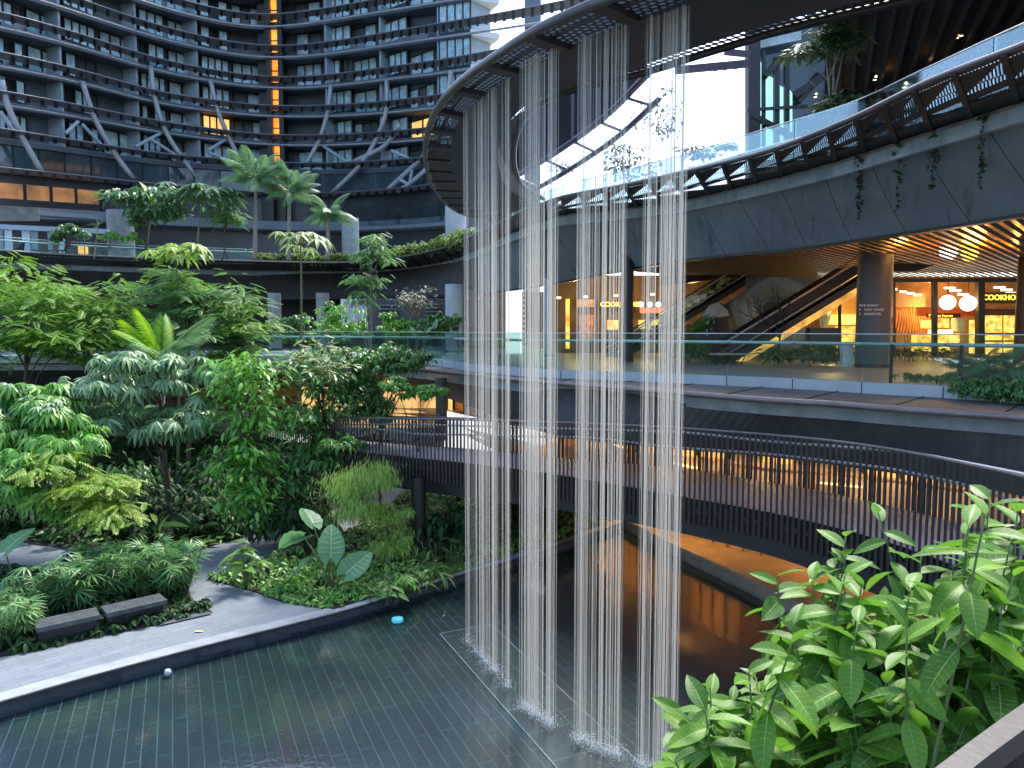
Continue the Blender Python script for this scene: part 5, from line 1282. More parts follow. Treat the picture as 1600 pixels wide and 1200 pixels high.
tree('feathery_tree', 'small bright feathery tree just left of the terrace columns', gbase(375, 34.5), P(375, 480, 34.5), [blob(372, 505, 34, 42, 40, 2), blob(345, 545, 33.5, 48, 26, 1)], T_pinfine, .55, 700, LM['feather'], 4, .09, flat=.28, droop=(-.1, .35), clump=30, clump_r=.6)
# thin flat topped trees
def schef(name, label, base, top, seed, m, n=16, size=.9, tp=None, sc_=1.0, spread=1.0):
    rng = random.Random(seed); t = thing(name, label, 'tree', base, None)
    g = MB(); pts = [Vector(base).lerp(top, i / 8) + Vector((math.sin(i * .7 + seed) * .06, 0, 0)) for i in range(9)]
    g.tube(pts, [.07 * (1 - .5 * i / 8) for i in range(9)], 6)
    pos, yaw, pit, rol, sc = [], [], [], [], []
    for i in range(n):
        a = i * 2.4 + rng.uniform(-.2, .2); L = rng.uniform(.5, 1.25) * spread; z = rng.uniform(-.35, .35)
        e = top + Vector((L * math.cos(a), L * math.sin(a), z + .1)); g.tube([top + Vector((0, 0, -.2)), top.lerp(e, .5) + Vector((0, 0, .1)), e], .012, 4)
        pos.append(e); yaw.append(a); pit.append(rng.uniform(0, .3)); rol.append(rng.uniform(-.2, .2)); sc.append(size * rng.uniform(.8, 1.2))
    g.build('trunk', GSTEM, t, True)
    scatter('crown', tp or T_schef, pos, np.array(yaw), np.array(pit), np.array(rol), sc, m, t); return t
UMB = leafmat('umbrella_leaf', (.10, .19, .05), (.24, .33, .12), .35, .45)
schef('umbrella_tree', 'slim umbrella tree with a flat pale green crown, its bare stem before the dark band', gbase(470, 33), P(468, 376, 33), 3, UMB, 14, .75, spread=.85)
schef('umbrella_tree', 'yellow green umbrella tree crown in front of the upper left glass below the spreading one', gbase(275, 34), P(277, 392, 34), 5, LM['yellow'], 16, .8, spread=.95)
tree('slender_tree', 'slender upright small leaved tree rising before the dark band left of the waterfall', gbase(580, 35), P(580, 380, 35), [blob(582, 385, 35, 22, 24, 2), blob(590, 400, 35, 40, 16, 1), blob(578, 430, 35, 28, 22, 2), blob(572, 465, 35, 20, 16, 1)], T_pin, .42, 420, LM['feather2'], 6, .045, PBARK, flat=.4, clump=30)
tree('frangipani_tree', 'bare branched grey frangipani with sparse leaves beside the white column', gbase(650, 37, 5.7), P(652, 470, 37), [blob(650, 468, 37, 30, 24, 2)], T_leaf, .22, 420, leafmat('grey_leaf', (.09, .11, .08), (.2, .22, .15), .25, .5), 7, .09, PBARK, clump=30, surf=.3)
# palm
def palm(label, base, top, n, L, seed, m, tp=None, up=.2, r0=.13, name='palm_tree', cat='palm', bark=PBARK):
    rng = random.Random(seed); t = thing(name, label, cat, base)
    g = MB(); pts = [Vector(base).lerp(top, i / 8) for i in range(9)]; g.tube(pts, [r0 * (1.15 - .4 * i / 8) for i in range(9)], 8)
    g.build('trunk', bark, t, True)
    yaw = np.array([i * 2.399 + rng.uniform(-.25, .25) for i in range(n)]); pit = np.array([rng.uniform(-.9, .45) - up * (1 - i / n) for i in range(n)])
    scatter('crown', tp or T_frond, [tuple(top)] * n, yaw, pit, np.array([rng.uniform(-.3, .3) for _ in range(n)]), [L * rng.uniform(.8, 1.15) for _ in range(n)], m, t); return t
palm('tall palm with drooping grey green fronds on the planted terrace left of the orange strip', gbase(403, 47, 11.4), P(400, 282, 47), 20, 2.3, 1, LM['palm'])
palm('second palm with hanging fronds below the orange lit strip', gbase(455, 47.5, 11.4), P(452, 300, 47.5), 18, 1.9, 2, LM['palm'])
palm('shortest palm in front of the pale grey terrace column', gbase(515, 47, 11.4), P(513, 332, 47), 17, 1.6, 3, LM['palm'])
tree('broadleaf_tree', 'dense dark leafy clump in front of the broad grey column on the planted terrace', gbase(232, 47, 11.4), P(232, 330, 47), [blob(205, 300, 47, 32, 24, 2), blob(245, 322, 47, 34, 34, 3), blob(215, 340, 47, 24, 20, 1)], T_long, .6, 1100, LM['palm'], 8, .1, clump=34, droop=(-.2, .7))
g_ = thing('banana_leaf_plant', 'single bright yellow green banana leaf rising out of the dark leafy clump', 'plant', gbase(236, 46.5, 11.4))
g = MB(); g.tube([gbase(236, 46.5, 11.4), P(236, 330, 46.5), P(232, 300, 46.5)], .05, 5); g.build('stem', GSTEM, g_, True)
scatter('leaf', leaf_tpl(.28, .3, .2, rows=6), [tuple(P(238, 318, 46.3))], np.array([2.6]), np.array([-1.15]), np.array([0.]), [1.9], LM['palmy'], g_)
schef('spreading_tree', 'tall spreading tree with long pale leaf fans on the planted terrace', gbase(315, 46, 11.4), P(315, 302, 46), 9, LM['palm'], 44, 1.2, palmate(9, R(330), R(6), leaf_tpl(.22, .25, rows=3)), spread=1.7)
tree('small_tree', 'small airy reddish tree between the spreading tree and the tall palm', gbase(352, 48, 11.4), P(355, 330, 48), [blob(356, 335, 48, 28, 24, 2), blob(345, 300, 48, 26, 14, 1)], T_pin, .45, 420, LM['feather2'], 10, .06, clump=22)
tree('leafy_bush', 'rounded glossy bush behind the upper left glass near the cafe', gbase(110, 46, 11.4), P(110, 375, 46), [blob(112, 362, 46, 26, 12, 2), blob(88, 370, 46, 18, 6, 1)], T_whorl, .4, 220, LM['palm'], 11, .04, cat='bush', clump=16)
palm('spiky little dracaena behind the upper left glass', gbase(155, 46.5, 11.4), P(153, 352, 46.5), 16, .75, 14, LM['palm'], leaf_tpl(.08, .3, .1, rows=3), name='dracaena', cat='plant', r0=.04)
tree('leafy_bush', 'low bush before the broad grey column behind the upper left glass', gbase(172, 46, 11.4), P(172, 375, 46), [blob(172, 366, 46, 14, 9, 2), blob(205, 371, 46, 16, 7, 2)], T_whorl, .35, 140, LM['bright'], 12, .03, cat='bush', clump=12)
# terrace hedge
hp = [p for p in rim3 if 395 < 800 + F_PX * p.x / p.y < 735]; hp = even(setz(away(hp, 1.0), 11.5), step=.12)
nr = np.random.default_rng(21)
pos = np.array([np.array(p) for p in hp for _ in range(9)]); pos += nr.normal(size=pos.shape) * np.array([.25, .3, .16]) + np.array([0, 0, .38])
bump = (.5 + .5 * np.sin(pos[:, 0] * 1.7) * np.sin(pos[:, 0] * .6)); pos[:, 2] += bump * .4 * nr.uniform(0, 1, len(pos)); k = len(pos)
hd = thing('hedge', 'clipped yellow green hedge along the rim of the planted terrace', 'hedge', hp[0])
scatter('foliage', T_whorl, pos, nr.uniform(0, 6.3, k), nr.uniform(-.8, .3, k), nr.normal(0, .3, k), .26 * nr.uniform(.7, 1.3, k), leafmat('hedge_leaf', (.05, .13, .02), (.20, .30, .05), .3, .5, (.34, .40, .06)), hd)
g = MB()
for p in hp[::6]: g.tube([p, p + Vector((0, 0, .5))], .015, 4)
g.build('stems', BARK, hd)
# shrubs on the middle terrace
for i, (u, v, d, ru, rv, mm, lab) in enumerate(((350, 525, 37, 30, 25, 'deep', 'dark shrub left of the grey terrace columns'), (455, 515, 38, 36, 26, 'dark', 'broad dark shrub between the two grey terrace columns'), (535, 510, 37, 38, 32, 'bright', 'lush green shrub right of the two grey columns'), (622, 512, 37, 26, 26, 'bright', 'round green shrub left of the bare branched frangipani'), (683, 508, 36.5, 26, 22, 'dark', 'round yellow flecked shrub in front of the white column'), (520, 480, 38, 14, 10, 'dark', 'thin small topped sapling between the columns and the blinds'), (716, 500, 36, 9, 8, 'dark', 'thin little sapling in front of the white column'))):
    tree('terrace_shrub', lab, gbase(u, d, 5.7), P(u, v + rv * .4, d), [blob(u, v, d, ru, rv, 1)], T_whorl, .34, 190 if ru > 20 else 60, LM[mm], 30 + i, .03, cat='shrub', clump=20 if ru > 20 else 8, group=None)
def big_leaf(label, base, leaves, m, name='elephant_ear', heart=True, seed=1):
    t = thing(name, label, 'plant', base)
    g = MB(); rng = random.Random(seed)
    for tip, L, yaw, pit, roll in leaves:
        v, f = [], []; nx, ny = 12, 8
        for i in range(nx + 1):
            x = i / nx
            hw = (.36 * math.sin(math.pi * (x * .93 + .07)) ** .7 if x > .0 else .1) * (1.12 - .35 * x)
            for j in range(ny + 1):
                y = (j / ny * 2 - 1); xx = x - (.2 * abs(y) ** 1.5 * (1 - x) if heart else 0)
                z = .10 * abs(y) * hw * 3 - .22 * x * x + .018 * math.sin(x * 26 - abs(y) * 6) * abs(y)
                v.append((xx, y * hw * (1 + .03 * math.sin(x * 26)), z))
        for i in range(nx):
            for j in range(ny): a = i * (ny + 1) + j; f.append((a, a + ny + 1, a + ny + 2, a + 1))
        o = scatter('leaf', TPL(v, f), [tuple(tip)], np.array([yaw]), np.array([pit]), np.array([roll]), [L], m, t)
        lb = MB(); M_ = Matrix.Rotation(yaw, 3, 'Z') @ Matrix.Rotation(pit, 3, 'Y') @ Matrix.Rotation(roll, 3, 'X')
        def on(x, y): 
            hw = .36 * math.sin(math.pi * (x * .93 + .07)) ** .7 * (1.12 - .35 * x)
            return Vector(tip) + (M_ @ Vector((x - (.2 * abs(y) ** 1.5 * (1 - x) if heart else 0), y * hw, .10 * abs(y) * hw * 3 - .22 * x * x + .012))) * L
        lb.tube([on(i / 8 * .96, 0) for i in range(9)], .012 * L, 4)
        for i in range(1, 7):
            for s_ in (-1, 1): lb.tube([on(i / 8, 0), on(min(.98, i / 8 + .12), s_ * .85)], .006 * L, 3)
        lb.build('vein', mat('leaf_vein', (.45, .58, .32), .5), o)
        g.tube([Vector(base), Vector(base).lerp(tip, .5) + Vector((0, 0, .12)), Vector(tip)], [.03, .022, .014], 6)
    g.build('stem', GSTEM, t, True)
big_leaf('low plant with broad upright leaves at the foot of the frangipani', gbase(655, 35.5, 5.7), [(P(648, 527, 35.5), .62, 2.2, -1.2, .2), (P(668, 520, 35.5), .55, .2, -.9, .3), (P(680, 512, 35.5), .5, 1.4, -1.2, -.4)], LM['ear'])
# ---- upright palm among the garden trees
t = thing('fan_palm', 'bright yellow green upright palm among the feathery trees', 'palm', gbase(245, 29))
g = MB(); top_ = P(255, 560, 29); g.tube([gbase(245, 29), top_], [.14, .08], 8); g.build('trunk', PBARK, t, True)
TF2 = frond(24, .25, .36, .25, .25)
scatter('crown', TF2, [tuple(top_)] * 4, np.array([2.9, 1.9, 3.3, 3.9]), np.array([-1.05, -1.25, -.8, -.6]), np.array([.9, .3, .6, 0]), [2.1, 1.7, 2.0, 1.9], LM['palmy'], t)
scatter('lower_fronds', TF2, [tuple(top_)] * 7, np.array([.2, 5.5, 4.6, 2.4, .8, 3.6, 6.0]), np.array([-.75, -.4, -.3, -.2, -.5, -.1, 0]), np.array([-.5, 0, .2, .4, 0, .1, 0]), [2.3, 1.9, 2, 2.1, 1.9, 2, 2.0], LM['palm'], t)
# ---- mid trees
tree('drooping_tree', 'wide tree with drooping green leaf hands carrying painted whitish glints in the middle of the left garden', gbase(255, 24), P(250, 620, 24), [blob(240, 560, 24, 95, 16, 2), blob(185, 600, 23.5, 70, 26, 2), blob(290, 590, 24, 60, 26, 2), blob(250, 655, 23.5, 80, 30, 3), blob(130, 630, 24, 50, 26, 2), blob(310, 640, 23.8, 45, 30, 1)], T_palm7, .50, 1150, LM['glinted'], 40, .1, flat=.3, droop=(-.1, .55), clump=80, clump_r=.5)
tree('drooping_tree', 'left edge tree with hanging green leaf hands beside the whitish tree', gbase(30, 24.6), P(40, 650, 22.5), [blob(40, 620, 22, 75, 26, 3), blob(20, 670, 21.5, 70, 32, 3), blob(100, 665, 21.5, 45, 34, 2), blob(-40, 640, 22, 50, 40, 1)], T_palm7, .46, 900, LM['bright'], 41, .1, flat=.3, droop=(-.1, .55), clump=64, clump_r=.5, extra=(LM['glinted'], .4, T_palm7, .4))
tree('leafy_tree', 'upright glossy green tree between the whitish drooping tree and the cream topped tree', gbase(385, 23.5), P(390, 620, 23.5), [blob(395, 590, 23.5, 48, 34, 2), blob(400, 650, 23.5, 52, 42, 3), blob(385, 720, 23, 48, 44, 3), blob(395, 790, 22.6, 40, 40, 2), blob(360, 600, 24, 30, 40, 1)], T_long, .34, 2600, LM['bright'], 42, .09, droop=(-.15, .6), clump=110, clump_r=.7)
tree('leafy_tree', 'dark tree with a cream yellow flush of young leaves at the top', gbase(500, 25), P(500, 600, 25), [blob(498, 575, 25, 52, 36, 3), blob(515, 630, 25, 58, 36, 3), blob(480, 690, 24.5, 40, 40, 2), blob(520, 705, 24.5, 38, 25, 1)], T_long, .30, 2200, LM['dark'], 43, .08, droop=(-.1, .7), clump=95, clump_r=.7, extra=(LM['cream'], .30, T_pinfine, .32))
tree('leafy_tree', 'dark small leaved tree touching the end of the ledge with layered side branches', gbase(592, 26), P(595, 590, 26), [blob(590, 565, 26, 62, 26, 3), blob(640, 562, 26, 40, 14, 1), blob(560, 610, 26, 40, 30, 2), blob(585, 645, 25.6, 30, 26, 1)], T_whorl, .27, 1000, LM['dark'], 44, .08, droop=(-.3, .5), clump=70, clump_r=.7)
tree('small_tree', 'slim sapling with flat bright green layers in front of the bridge column', gbase(655, 24), P(655, 600, 24), [blob(625, 600, 24, 32, 13, 2), blob(660, 612, 24, 34, 10, 2), blob(680, 606, 24, 16, 10, 1)], T_whorl, .26, 300, LM['bright'], 45, .03, flat=.3, droop=(-.4, .3), clump=24)
tree('small_tree', 'low tree with light new leaves hanging over the bridge railing', gbase(520, 23.6), P(515, 690, 23.6), [blob(535, 690, 23.6, 36, 12, 2), blob(470, 650, 23.6, 28, 28, 1), blob(465, 740, 23.4, 32, 40, 2), blob(500, 730, 23.2, 26, 20, 1)], T_long, .3, 700, LM['dark'], 46, .05, clump=36, droop=(0, .8), extra=(LM['bright'], .3, T_whorl, .26))
tree('yellow_tree', 'small layered tree with yellow and orange tinted leaves left of the glossy upright tree', gbase(105, 19.5), P(110, 790, 19.5), [blob(150, 755, 19.5, 55, 14, 3), blob(165, 800, 19.3, 52, 18, 3), blob(90, 730, 19.8, 55, 24, 2), blob(110, 775, 19.5, 50, 18, 2)], T_pin, .42, 620, LM['yellow'], 47, .06, flat=.25, droop=(-.1, .4), clump=48, clump_r=.7)
tree('leafy_tree', 'green mid layer tree hanging over the yellow tinted tree at the left edge', gbase(60, 24.2), P(70, 720, 21.5), [blob(60, 720, 20.5, 70, 30, 3), blob(110, 700, 20.5, 50, 24, 2), blob(10, 760, 20, 45, 40, 2), blob(70, 780, 20.2, 50, 24, 2)], T_palm7, .40, 620, LM['bright'], 48, .07, flat=.4, droop=(.1, .6), clump=50, clump_r=.75)
tree('weeping_bamboo', 'pale yellow green weeping bamboo clump in front of the bridge', gbase(575, 21.5), P(565, 760, 21.5), [blob(545, 760, 21.5, 36, 30, 2), blob(585, 745, 21.5, 36, 24, 2), blob(560, 795, 21.3, 46, 26, 2)], leaf_tpl(.10, .4, rows=2), .20, 6000, LM['bamboo'], 49, .03, GSTEM, cat='bamboo', droop=(.5, 1.4), clump=80, clump_r=.8, surf=.3)
tree('wispy_shrub', 'olive green wispy shrub between the weeping bamboo and the black bridge column', gbase(615, 21), P(612, 830, 21), [blob(610, 850, 21, 34, 34, 2), blob(625, 805, 21.3, 22, 20, 1)], leaf_tpl(.12, .3, rows=2), .18, 1700, LM['bamboo'], 50, .02, GSTEM, cat='shrub', droop=(.3, 1.4), clump=36, surf=.3)
# ------------------------------------------------------------------ low planting
def clump_plant(name, label, base, n, h, tpl, size, m, seed, spread=.35, stem_r=.01, cat='plant', group=None, lean=.35, per=2, zmin=.35, pr=(-.7, .25)):
    rng = random.Random(seed); t = thing(name, label, cat, base, group); g = MB(); pos, yaw, pit, rol, sc = [], [], [], [], []
    for i in range(n):
        a = rng.uniform(0, 6.28); r_ = spread * math.sqrt(rng.random()); b = Vector(base) + Vector((r_ * math.cos(a), r_ * math.sin(a), 0))
        hh = h * rng.uniform(.55, 1.1); e = b + Vector((math.cos(a) * lean * hh * rng.random(), math.sin(a) * lean * hh * rng.random(), hh))
        g.tube([b, b.lerp(e, .5), e], stem_r, 4)
        for k in range(per):
            q = b.lerp(e, 1 - (1 - zmin) * k / max(1, per)); pos.append(tuple(q)); yaw.append(rng.uniform(0, 6.28)); pit.append(rng.uniform(*pr)); rol.append(rng.gauss(0, .35)); sc.append(size * rng.uniform(.7, 1.2))
    g.build('stem', GSTEM, t); scatter('foliage', tpl, pos, np.array(yaw), np.array(pit), np.array(rol), sc, m, t); return t
RH = [(85, 945, 17.2, 'leftmost lady palm clump behind the left bench end'), (105, 925, 17.6, 'lady palm clump behind the middle of the left bench'), (145, 912, 17.9, 'lady palm clump behind the gap between the benches'), (185, 905, 18.2, 'tall lady palm clump behind the right bench'), (228, 895, 18.4, 'lady palm clump with pale lit fans behind the right bench end'), (258, 890, 18.6, 'outermost lady palm clump leaning towards the path junction'), (150, 880, 18.9, 'rear lady palm clump under the yellow tinted tree'), (205, 868, 19.3, 'rear lady palm clump beside the path behind the right bench')]
for i, (u, v, d, lab) in enumerate(RH):
    b = Z(u, 515 + 6.8 * F_PX / d * .985, GZ); b = gbase(u, d, GZ + .03)
    clump_plant('lady_palm', lab, b, 30, 1.15, T_fan, .38, LM['rhapis'], 60 + i, .42, .012, 'palm', 'lady palms behind the benches', .4, 3, pr=(-1.15, .1))
for i, (u, d, lab, h) in enumerate(((-5, 16.0, 'dark lady palm clump at the left picture edge beside the bench', .6), (-25, 15.6, 'dark lady palm clump cut off by the left picture edge', .9), (30, 17.6, 'low lady palm clump between the left edge and the bench', .7))):
    clump_plant('lady_palm', lab, gbase(u, d, GZ + .03), 22, h, T_fan, .36, LM['rhapis'], 80 + i, .5, .012, 'palm', 'lady palms at the left edge', .4, 3)
clump_plant('mother_plant', 'low broad leaved plant just left of the bench under the lady palms', gbase(40, 17.2, GZ + .03), 26, .5, leaf_tpl(.5, .4, .15), .36, LM['deep'], 90, .45, .008, 'plant', None, .6, 1)
big_leaf('single large ribbed leaf standing beside the path at the far left', gbase(8, 18.6, GZ), [(P(8, 862, 18.4), .85, .9, -.75, .3)], LM['ear'], name='taro_plant', seed=3)
clump_plant('fern', 'dark fern filling the small bed between the two pale paths at the left edge', gbase(20, 18.2, GZ), 24, .35, T_frond, .5, LM['deep'], 91, .7, .006, 'fern', None, .3, 1)
# elephant ear and friends in the pool bed
eb = Z(522, 925, GZ)
big_leaf('large elephant ear plant with two broad pale ribbed leaves in the pool side bed', eb, [(P(517, 872, eb.y), 1.0, 1.75, -1.0, .1), (P(540, 897, eb.y - .3), .95, .75, -.55, .75), (P(475, 838, eb.y + .2), .95, 2.6, .3, .5), (P(490, 822, eb.y + .5), .85, 2.2, -.6, .2), (P(478, 880, eb.y), .7, 2.9, .6, -.3)], LM['ear'])
clump_plant('leafy_plant', 'upright broad leaved plant beside the path bend in the pool side bed', gbase(385, 19.3, GZ), 12, .95, leaf_tpl(.36, .4, .2, 5), .62, LM['cover'], 92, .22, .014, 'plant', None, .4, 2)
clump_plant('leafy_plant', 'pair of tall paddle leaves rising dark under the glossy tree', gbase(225, 20.5, GZ), 5, 1.6, leaf_tpl(.26, .25, .2, 5), .85, LM['yellow'], 93, .2, .014, 'plant', None, .3, 1)
clump_plant('leafy_plant', 'bright green cluster below the elephant ear beside the kerb', gbase(600, 18.3, GZ), 22, .45, T_long, .34, LM['cover'], 94, .5, .01, 'plant', None, .5, 2)
clump_plant('leafy_plant', 'cut leaved bright plant at the kerb right of the elephant ear', gbase(635, 18.7, GZ), 10, .4, palmate(7, R(280), R(15), leaf_tpl(.3, .3)), .38, LM['bright'], 95, .2, .01, 'plant', None, .4, 1)
clump_plant('leafy_plant', 'broad leaved plant against the black bridge column foot', gbase(690, 20.5, GZ), 18, .7, leaf_tpl(.4, .4, .15), .45, LM['deep'], 96, .6, .012, 'plant', None, .5, 2)
clump_plant('leafy_plant', 'strap leaved plant clump along the kerb before the first water curtain', gbase(655, 19.4, GZ), 24, .5, leaf_tpl(.14, .7, .1, 4), .55, LM['cover'], 97, .6, .008, 'plant', None, .5, 2)
def cover(name, label, bed, n, size, m, seed, tpl, h=.28, filt=None, cat='ground cover'):
    nr = np.random.default_rng(seed); P0 = np.array(BEDP[bed]); lo, hi = P0.min(0), P0.max(0); pts = []
    hi = np.minimum(hi, np.array([9, 45])); lo = np.maximum(lo, np.array([-34, 8]))
    while len(pts) < n:
        q = nr.uniform(lo, hi)
        if inside(BEDP[bed], *q) and (filt is None or filt(*q)): pts.append((q[0], q[1]))
    pts = np.array(pts); zz = GZ + .03 + h * nr.uniform(.1, 1, n) * (.6 + .4 * np.sin(pts[:, 0] * 2.1) * np.sin(pts[:, 1] * 1.7))
    o = scatter(name, tpl, np.column_stack([pts, zz]), nr.uniform(0, 6.28, n), nr.uniform(-.7, .35, n), nr.normal(0, .3, n), size * nr.uniform(.6, 1.3, n), m)
    return tag(o, label, cat, None, 'stuff')
cover('ground_cover', 'low mixed green ground cover in the pool side bed', 'C', 1500, .30, LM['cover'], 1, T_whorl, .34)
cover('ground_cover', 'short bright ground cover edging the path in the pool side bed', 'C', 700, .2, LM['bright'], 2, T_whorl, .2, lambda x, y: y < 21)
cover('ground_cover', 'dark leafy ground cover under the lady palms and the left edge plants', 'A', 1400, .30, LM['deep'], 3, T_whorl, .35)
cover('ground_cover', 'dark ground cover in the small bed at the left edge', 'B', 300, .28, LM['deep'], 4, T_whorl, .2)
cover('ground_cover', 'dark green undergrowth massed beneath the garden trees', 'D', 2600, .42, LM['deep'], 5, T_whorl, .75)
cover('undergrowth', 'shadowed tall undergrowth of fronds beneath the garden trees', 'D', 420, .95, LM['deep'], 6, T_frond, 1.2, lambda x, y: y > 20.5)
cover('undergrowth', 'mixed mid green undergrowth along the rear path edge', 'D', 500, .42, LM['cover'], 7, T_long, .5, lambda x, y: y < 25)
# shrubs massed between the trees, each one its own plant
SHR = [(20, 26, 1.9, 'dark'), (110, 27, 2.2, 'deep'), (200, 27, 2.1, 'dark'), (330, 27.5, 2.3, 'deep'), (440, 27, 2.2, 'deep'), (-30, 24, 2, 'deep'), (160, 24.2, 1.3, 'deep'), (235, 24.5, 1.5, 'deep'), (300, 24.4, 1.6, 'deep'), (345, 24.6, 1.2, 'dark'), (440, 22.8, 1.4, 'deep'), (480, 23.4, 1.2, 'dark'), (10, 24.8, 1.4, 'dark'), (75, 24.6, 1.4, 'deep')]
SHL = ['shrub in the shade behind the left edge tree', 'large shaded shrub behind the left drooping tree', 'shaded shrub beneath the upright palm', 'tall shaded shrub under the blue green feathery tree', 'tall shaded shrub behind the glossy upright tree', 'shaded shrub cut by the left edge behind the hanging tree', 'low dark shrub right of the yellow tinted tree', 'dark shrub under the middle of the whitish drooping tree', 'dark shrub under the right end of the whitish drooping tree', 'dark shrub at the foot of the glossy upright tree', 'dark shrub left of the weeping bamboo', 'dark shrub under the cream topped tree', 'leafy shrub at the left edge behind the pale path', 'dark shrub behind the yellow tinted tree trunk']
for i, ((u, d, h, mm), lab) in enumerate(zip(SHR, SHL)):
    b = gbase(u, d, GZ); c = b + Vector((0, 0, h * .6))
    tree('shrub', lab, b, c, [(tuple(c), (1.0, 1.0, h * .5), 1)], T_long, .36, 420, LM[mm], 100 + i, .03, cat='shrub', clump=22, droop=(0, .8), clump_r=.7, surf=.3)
# plants under the bridge behind the curtains
for i, (u, d, h, mm, lab) in enumerate(((700, 22.5, 1.5, 'deep', 'dark bush right of the black bridge column'), (760, 23.5, 1.6, 'deep', 'dark bush under the bridge behind the first curtain'), (830, 24.5, 1.5, 'deep', 'dark bush under the bridge behind the second curtain'), (890, 26, 1.4, 'dark', 'small bush near the pool corner lit by the orange wall'))):
    b = gbase(u, d, GZ); c = b + Vector((0, 0, h * .55)); tree('shrub', lab, b, c, [(tuple(c), (1.0, .9, h * .5), 1)], T_long, .36, 420, LM[mm], 130 + i, .03, cat='shrub', clump=22, droop=(0, .8), clump_r=.7, surf=.3)
# planting behind glass on the right terrace
tree('terrace_shrub', 'dark leafy hedge row behind the terrace glass beside the right escalator', gbase(1265, 27, 5.68), P(1265, 560, 27), [blob(1215, 553, 27, 30, 12, 1), blob(1265, 550, 27, 40, 14, 2), blob(1300, 553, 27, 22, 12, 1), blob(1080, 548, 28, 30, 14, 1), blob(1140, 557, 29, 36, 8, 1)], T_long, .3, 1700, LM['dark'], 140, .03, cat='hedge', clump=70)
palm('dark spiky palm in front of the egg shaped sculpture', gbase(1108, 30, 5.68), P(1108, 512, 30), 22, .85, 141, LM['deep'], leaf_tpl(.09, .35, .1, rows=3), name='spiky_palm', cat='palm', r0=.06, bark=BARK)
palm('green palm behind the glass right of the last water curtain', gbase(1075, 30, 5.68), P(1070, 530, 30), 16, 1.3, 142, LM['dark'], name='fern_palm', cat='palm', r0=.06, bark=BARK)
tree('leafy_bush', 'bright bush hanging dark green at the upper end of the left escalator', P(1175, 470, 37), P(1175, 430, 37), [blob(1170, 418, 36.5, 22, 9, 2)], T_whorl, .34, 150, LM['bright'], 143, .03, cat='bush', clump=14)
t = thing('bare_tree', 'bare dark branching tree in front of the right escalator', 'tree', gbase(1216, 29, 5.68))
g = MB(); b0_ = gbase(1216, 29, 5.68); rng = random.Random(5)
def branch(p, d, L, r, depth):
    e = p + d * L; m_ = p.lerp(e, .5) + Vector((rng.gauss(0, .04), rng.gauss(0, .04), rng.gauss(0, .03))); g.tube([p, m_, e], [r, r * .85, r * .7], 5)
    if depth:
        for _ in range(3 if depth > 2 else 2): branch(e, (d + Vector((rng.gauss(0, .5), rng.gauss(0, .4), rng.uniform(.0, .35)))).normalized(), L * rng.uniform(.62, .85), r * .66, depth - 1)
branch(b0_, Vector((.02, 0, 1)), 1.0, .05, 5); g.build('trunk', mat('dark_branch', (.015, .013, .012), .8), t, True)
# fern bed at the right on the terrace edge
pl = zline([(1418, 603), (1500, 608), (1600, 616), (1740, 630)], 5.76, 30)
nr = np.random.default_rng(33)
hd2 = thing('hedge', 'low hedge of small leaves spilling over the terrace kerb at the right edge', 'hedge', pl[5])
pp_ = even(away([p for p in kerbt if 1488 < 800 + F_PX * p.x / p.y < 1740], -.05), step=.05)
pos = np.array([np.array(p) for p in pp_ for _ in range(16)]); k = len(pos); pos += nr.normal(size=pos.shape) * np.array([.16, .2, .10]) + np.array([0, 0, .02])
scatter('foliage', T_whorl, pos, nr.uniform(0, 6.3, k), nr.uniform(-.7, .4, k), nr.normal(0, .3, k), .13 * nr.uniform(.7, 1.3, k), LM['rhapis'], hd2)
g = MB()
for p in pp_[::8]: g.tube([p + Vector((0, 0, -.2)), p + Vector((0, 0, .15))], .008, 4)
g.build('stems', BARK, hd2)
clump_plant('fern', 'tall soft fern behind the glass at the right edge', gbase(1575, 17.8, 5.68), 30, .55, T_frond, .75, LM['palm'], 150, .6, .008, 'fern', None, .5, 2)
clump_plant('fern', 'pale arching fern behind the right terrace post', gbase(1528, 18.5, 5.68), 18, .35, T_frond, .7, LM['palm'], 151, .35, .008, 'fern', None, .5, 1)
clump_plant('leafy_plant', 'low round leaved plants behind the glass left of the right post', gbase(1455, 18.4, 5.68), 46, .18, T_whorl, .2, LM['dark'], 152, .8, .006, 'plant', None, .2, 1)
for i, (u, d, lab) in enumerate(((1450, 32, 'dark planting strip before the food counters'), (1380, 31, 'dark planting right of the round column foot'))):
    clump_plant('leafy_plant', lab, gbase(u, d, 5.68), 60, .5, T_long, .34, LM['deep'], 155 + i, 1.3, .008, 'plant', None, .3, 2)
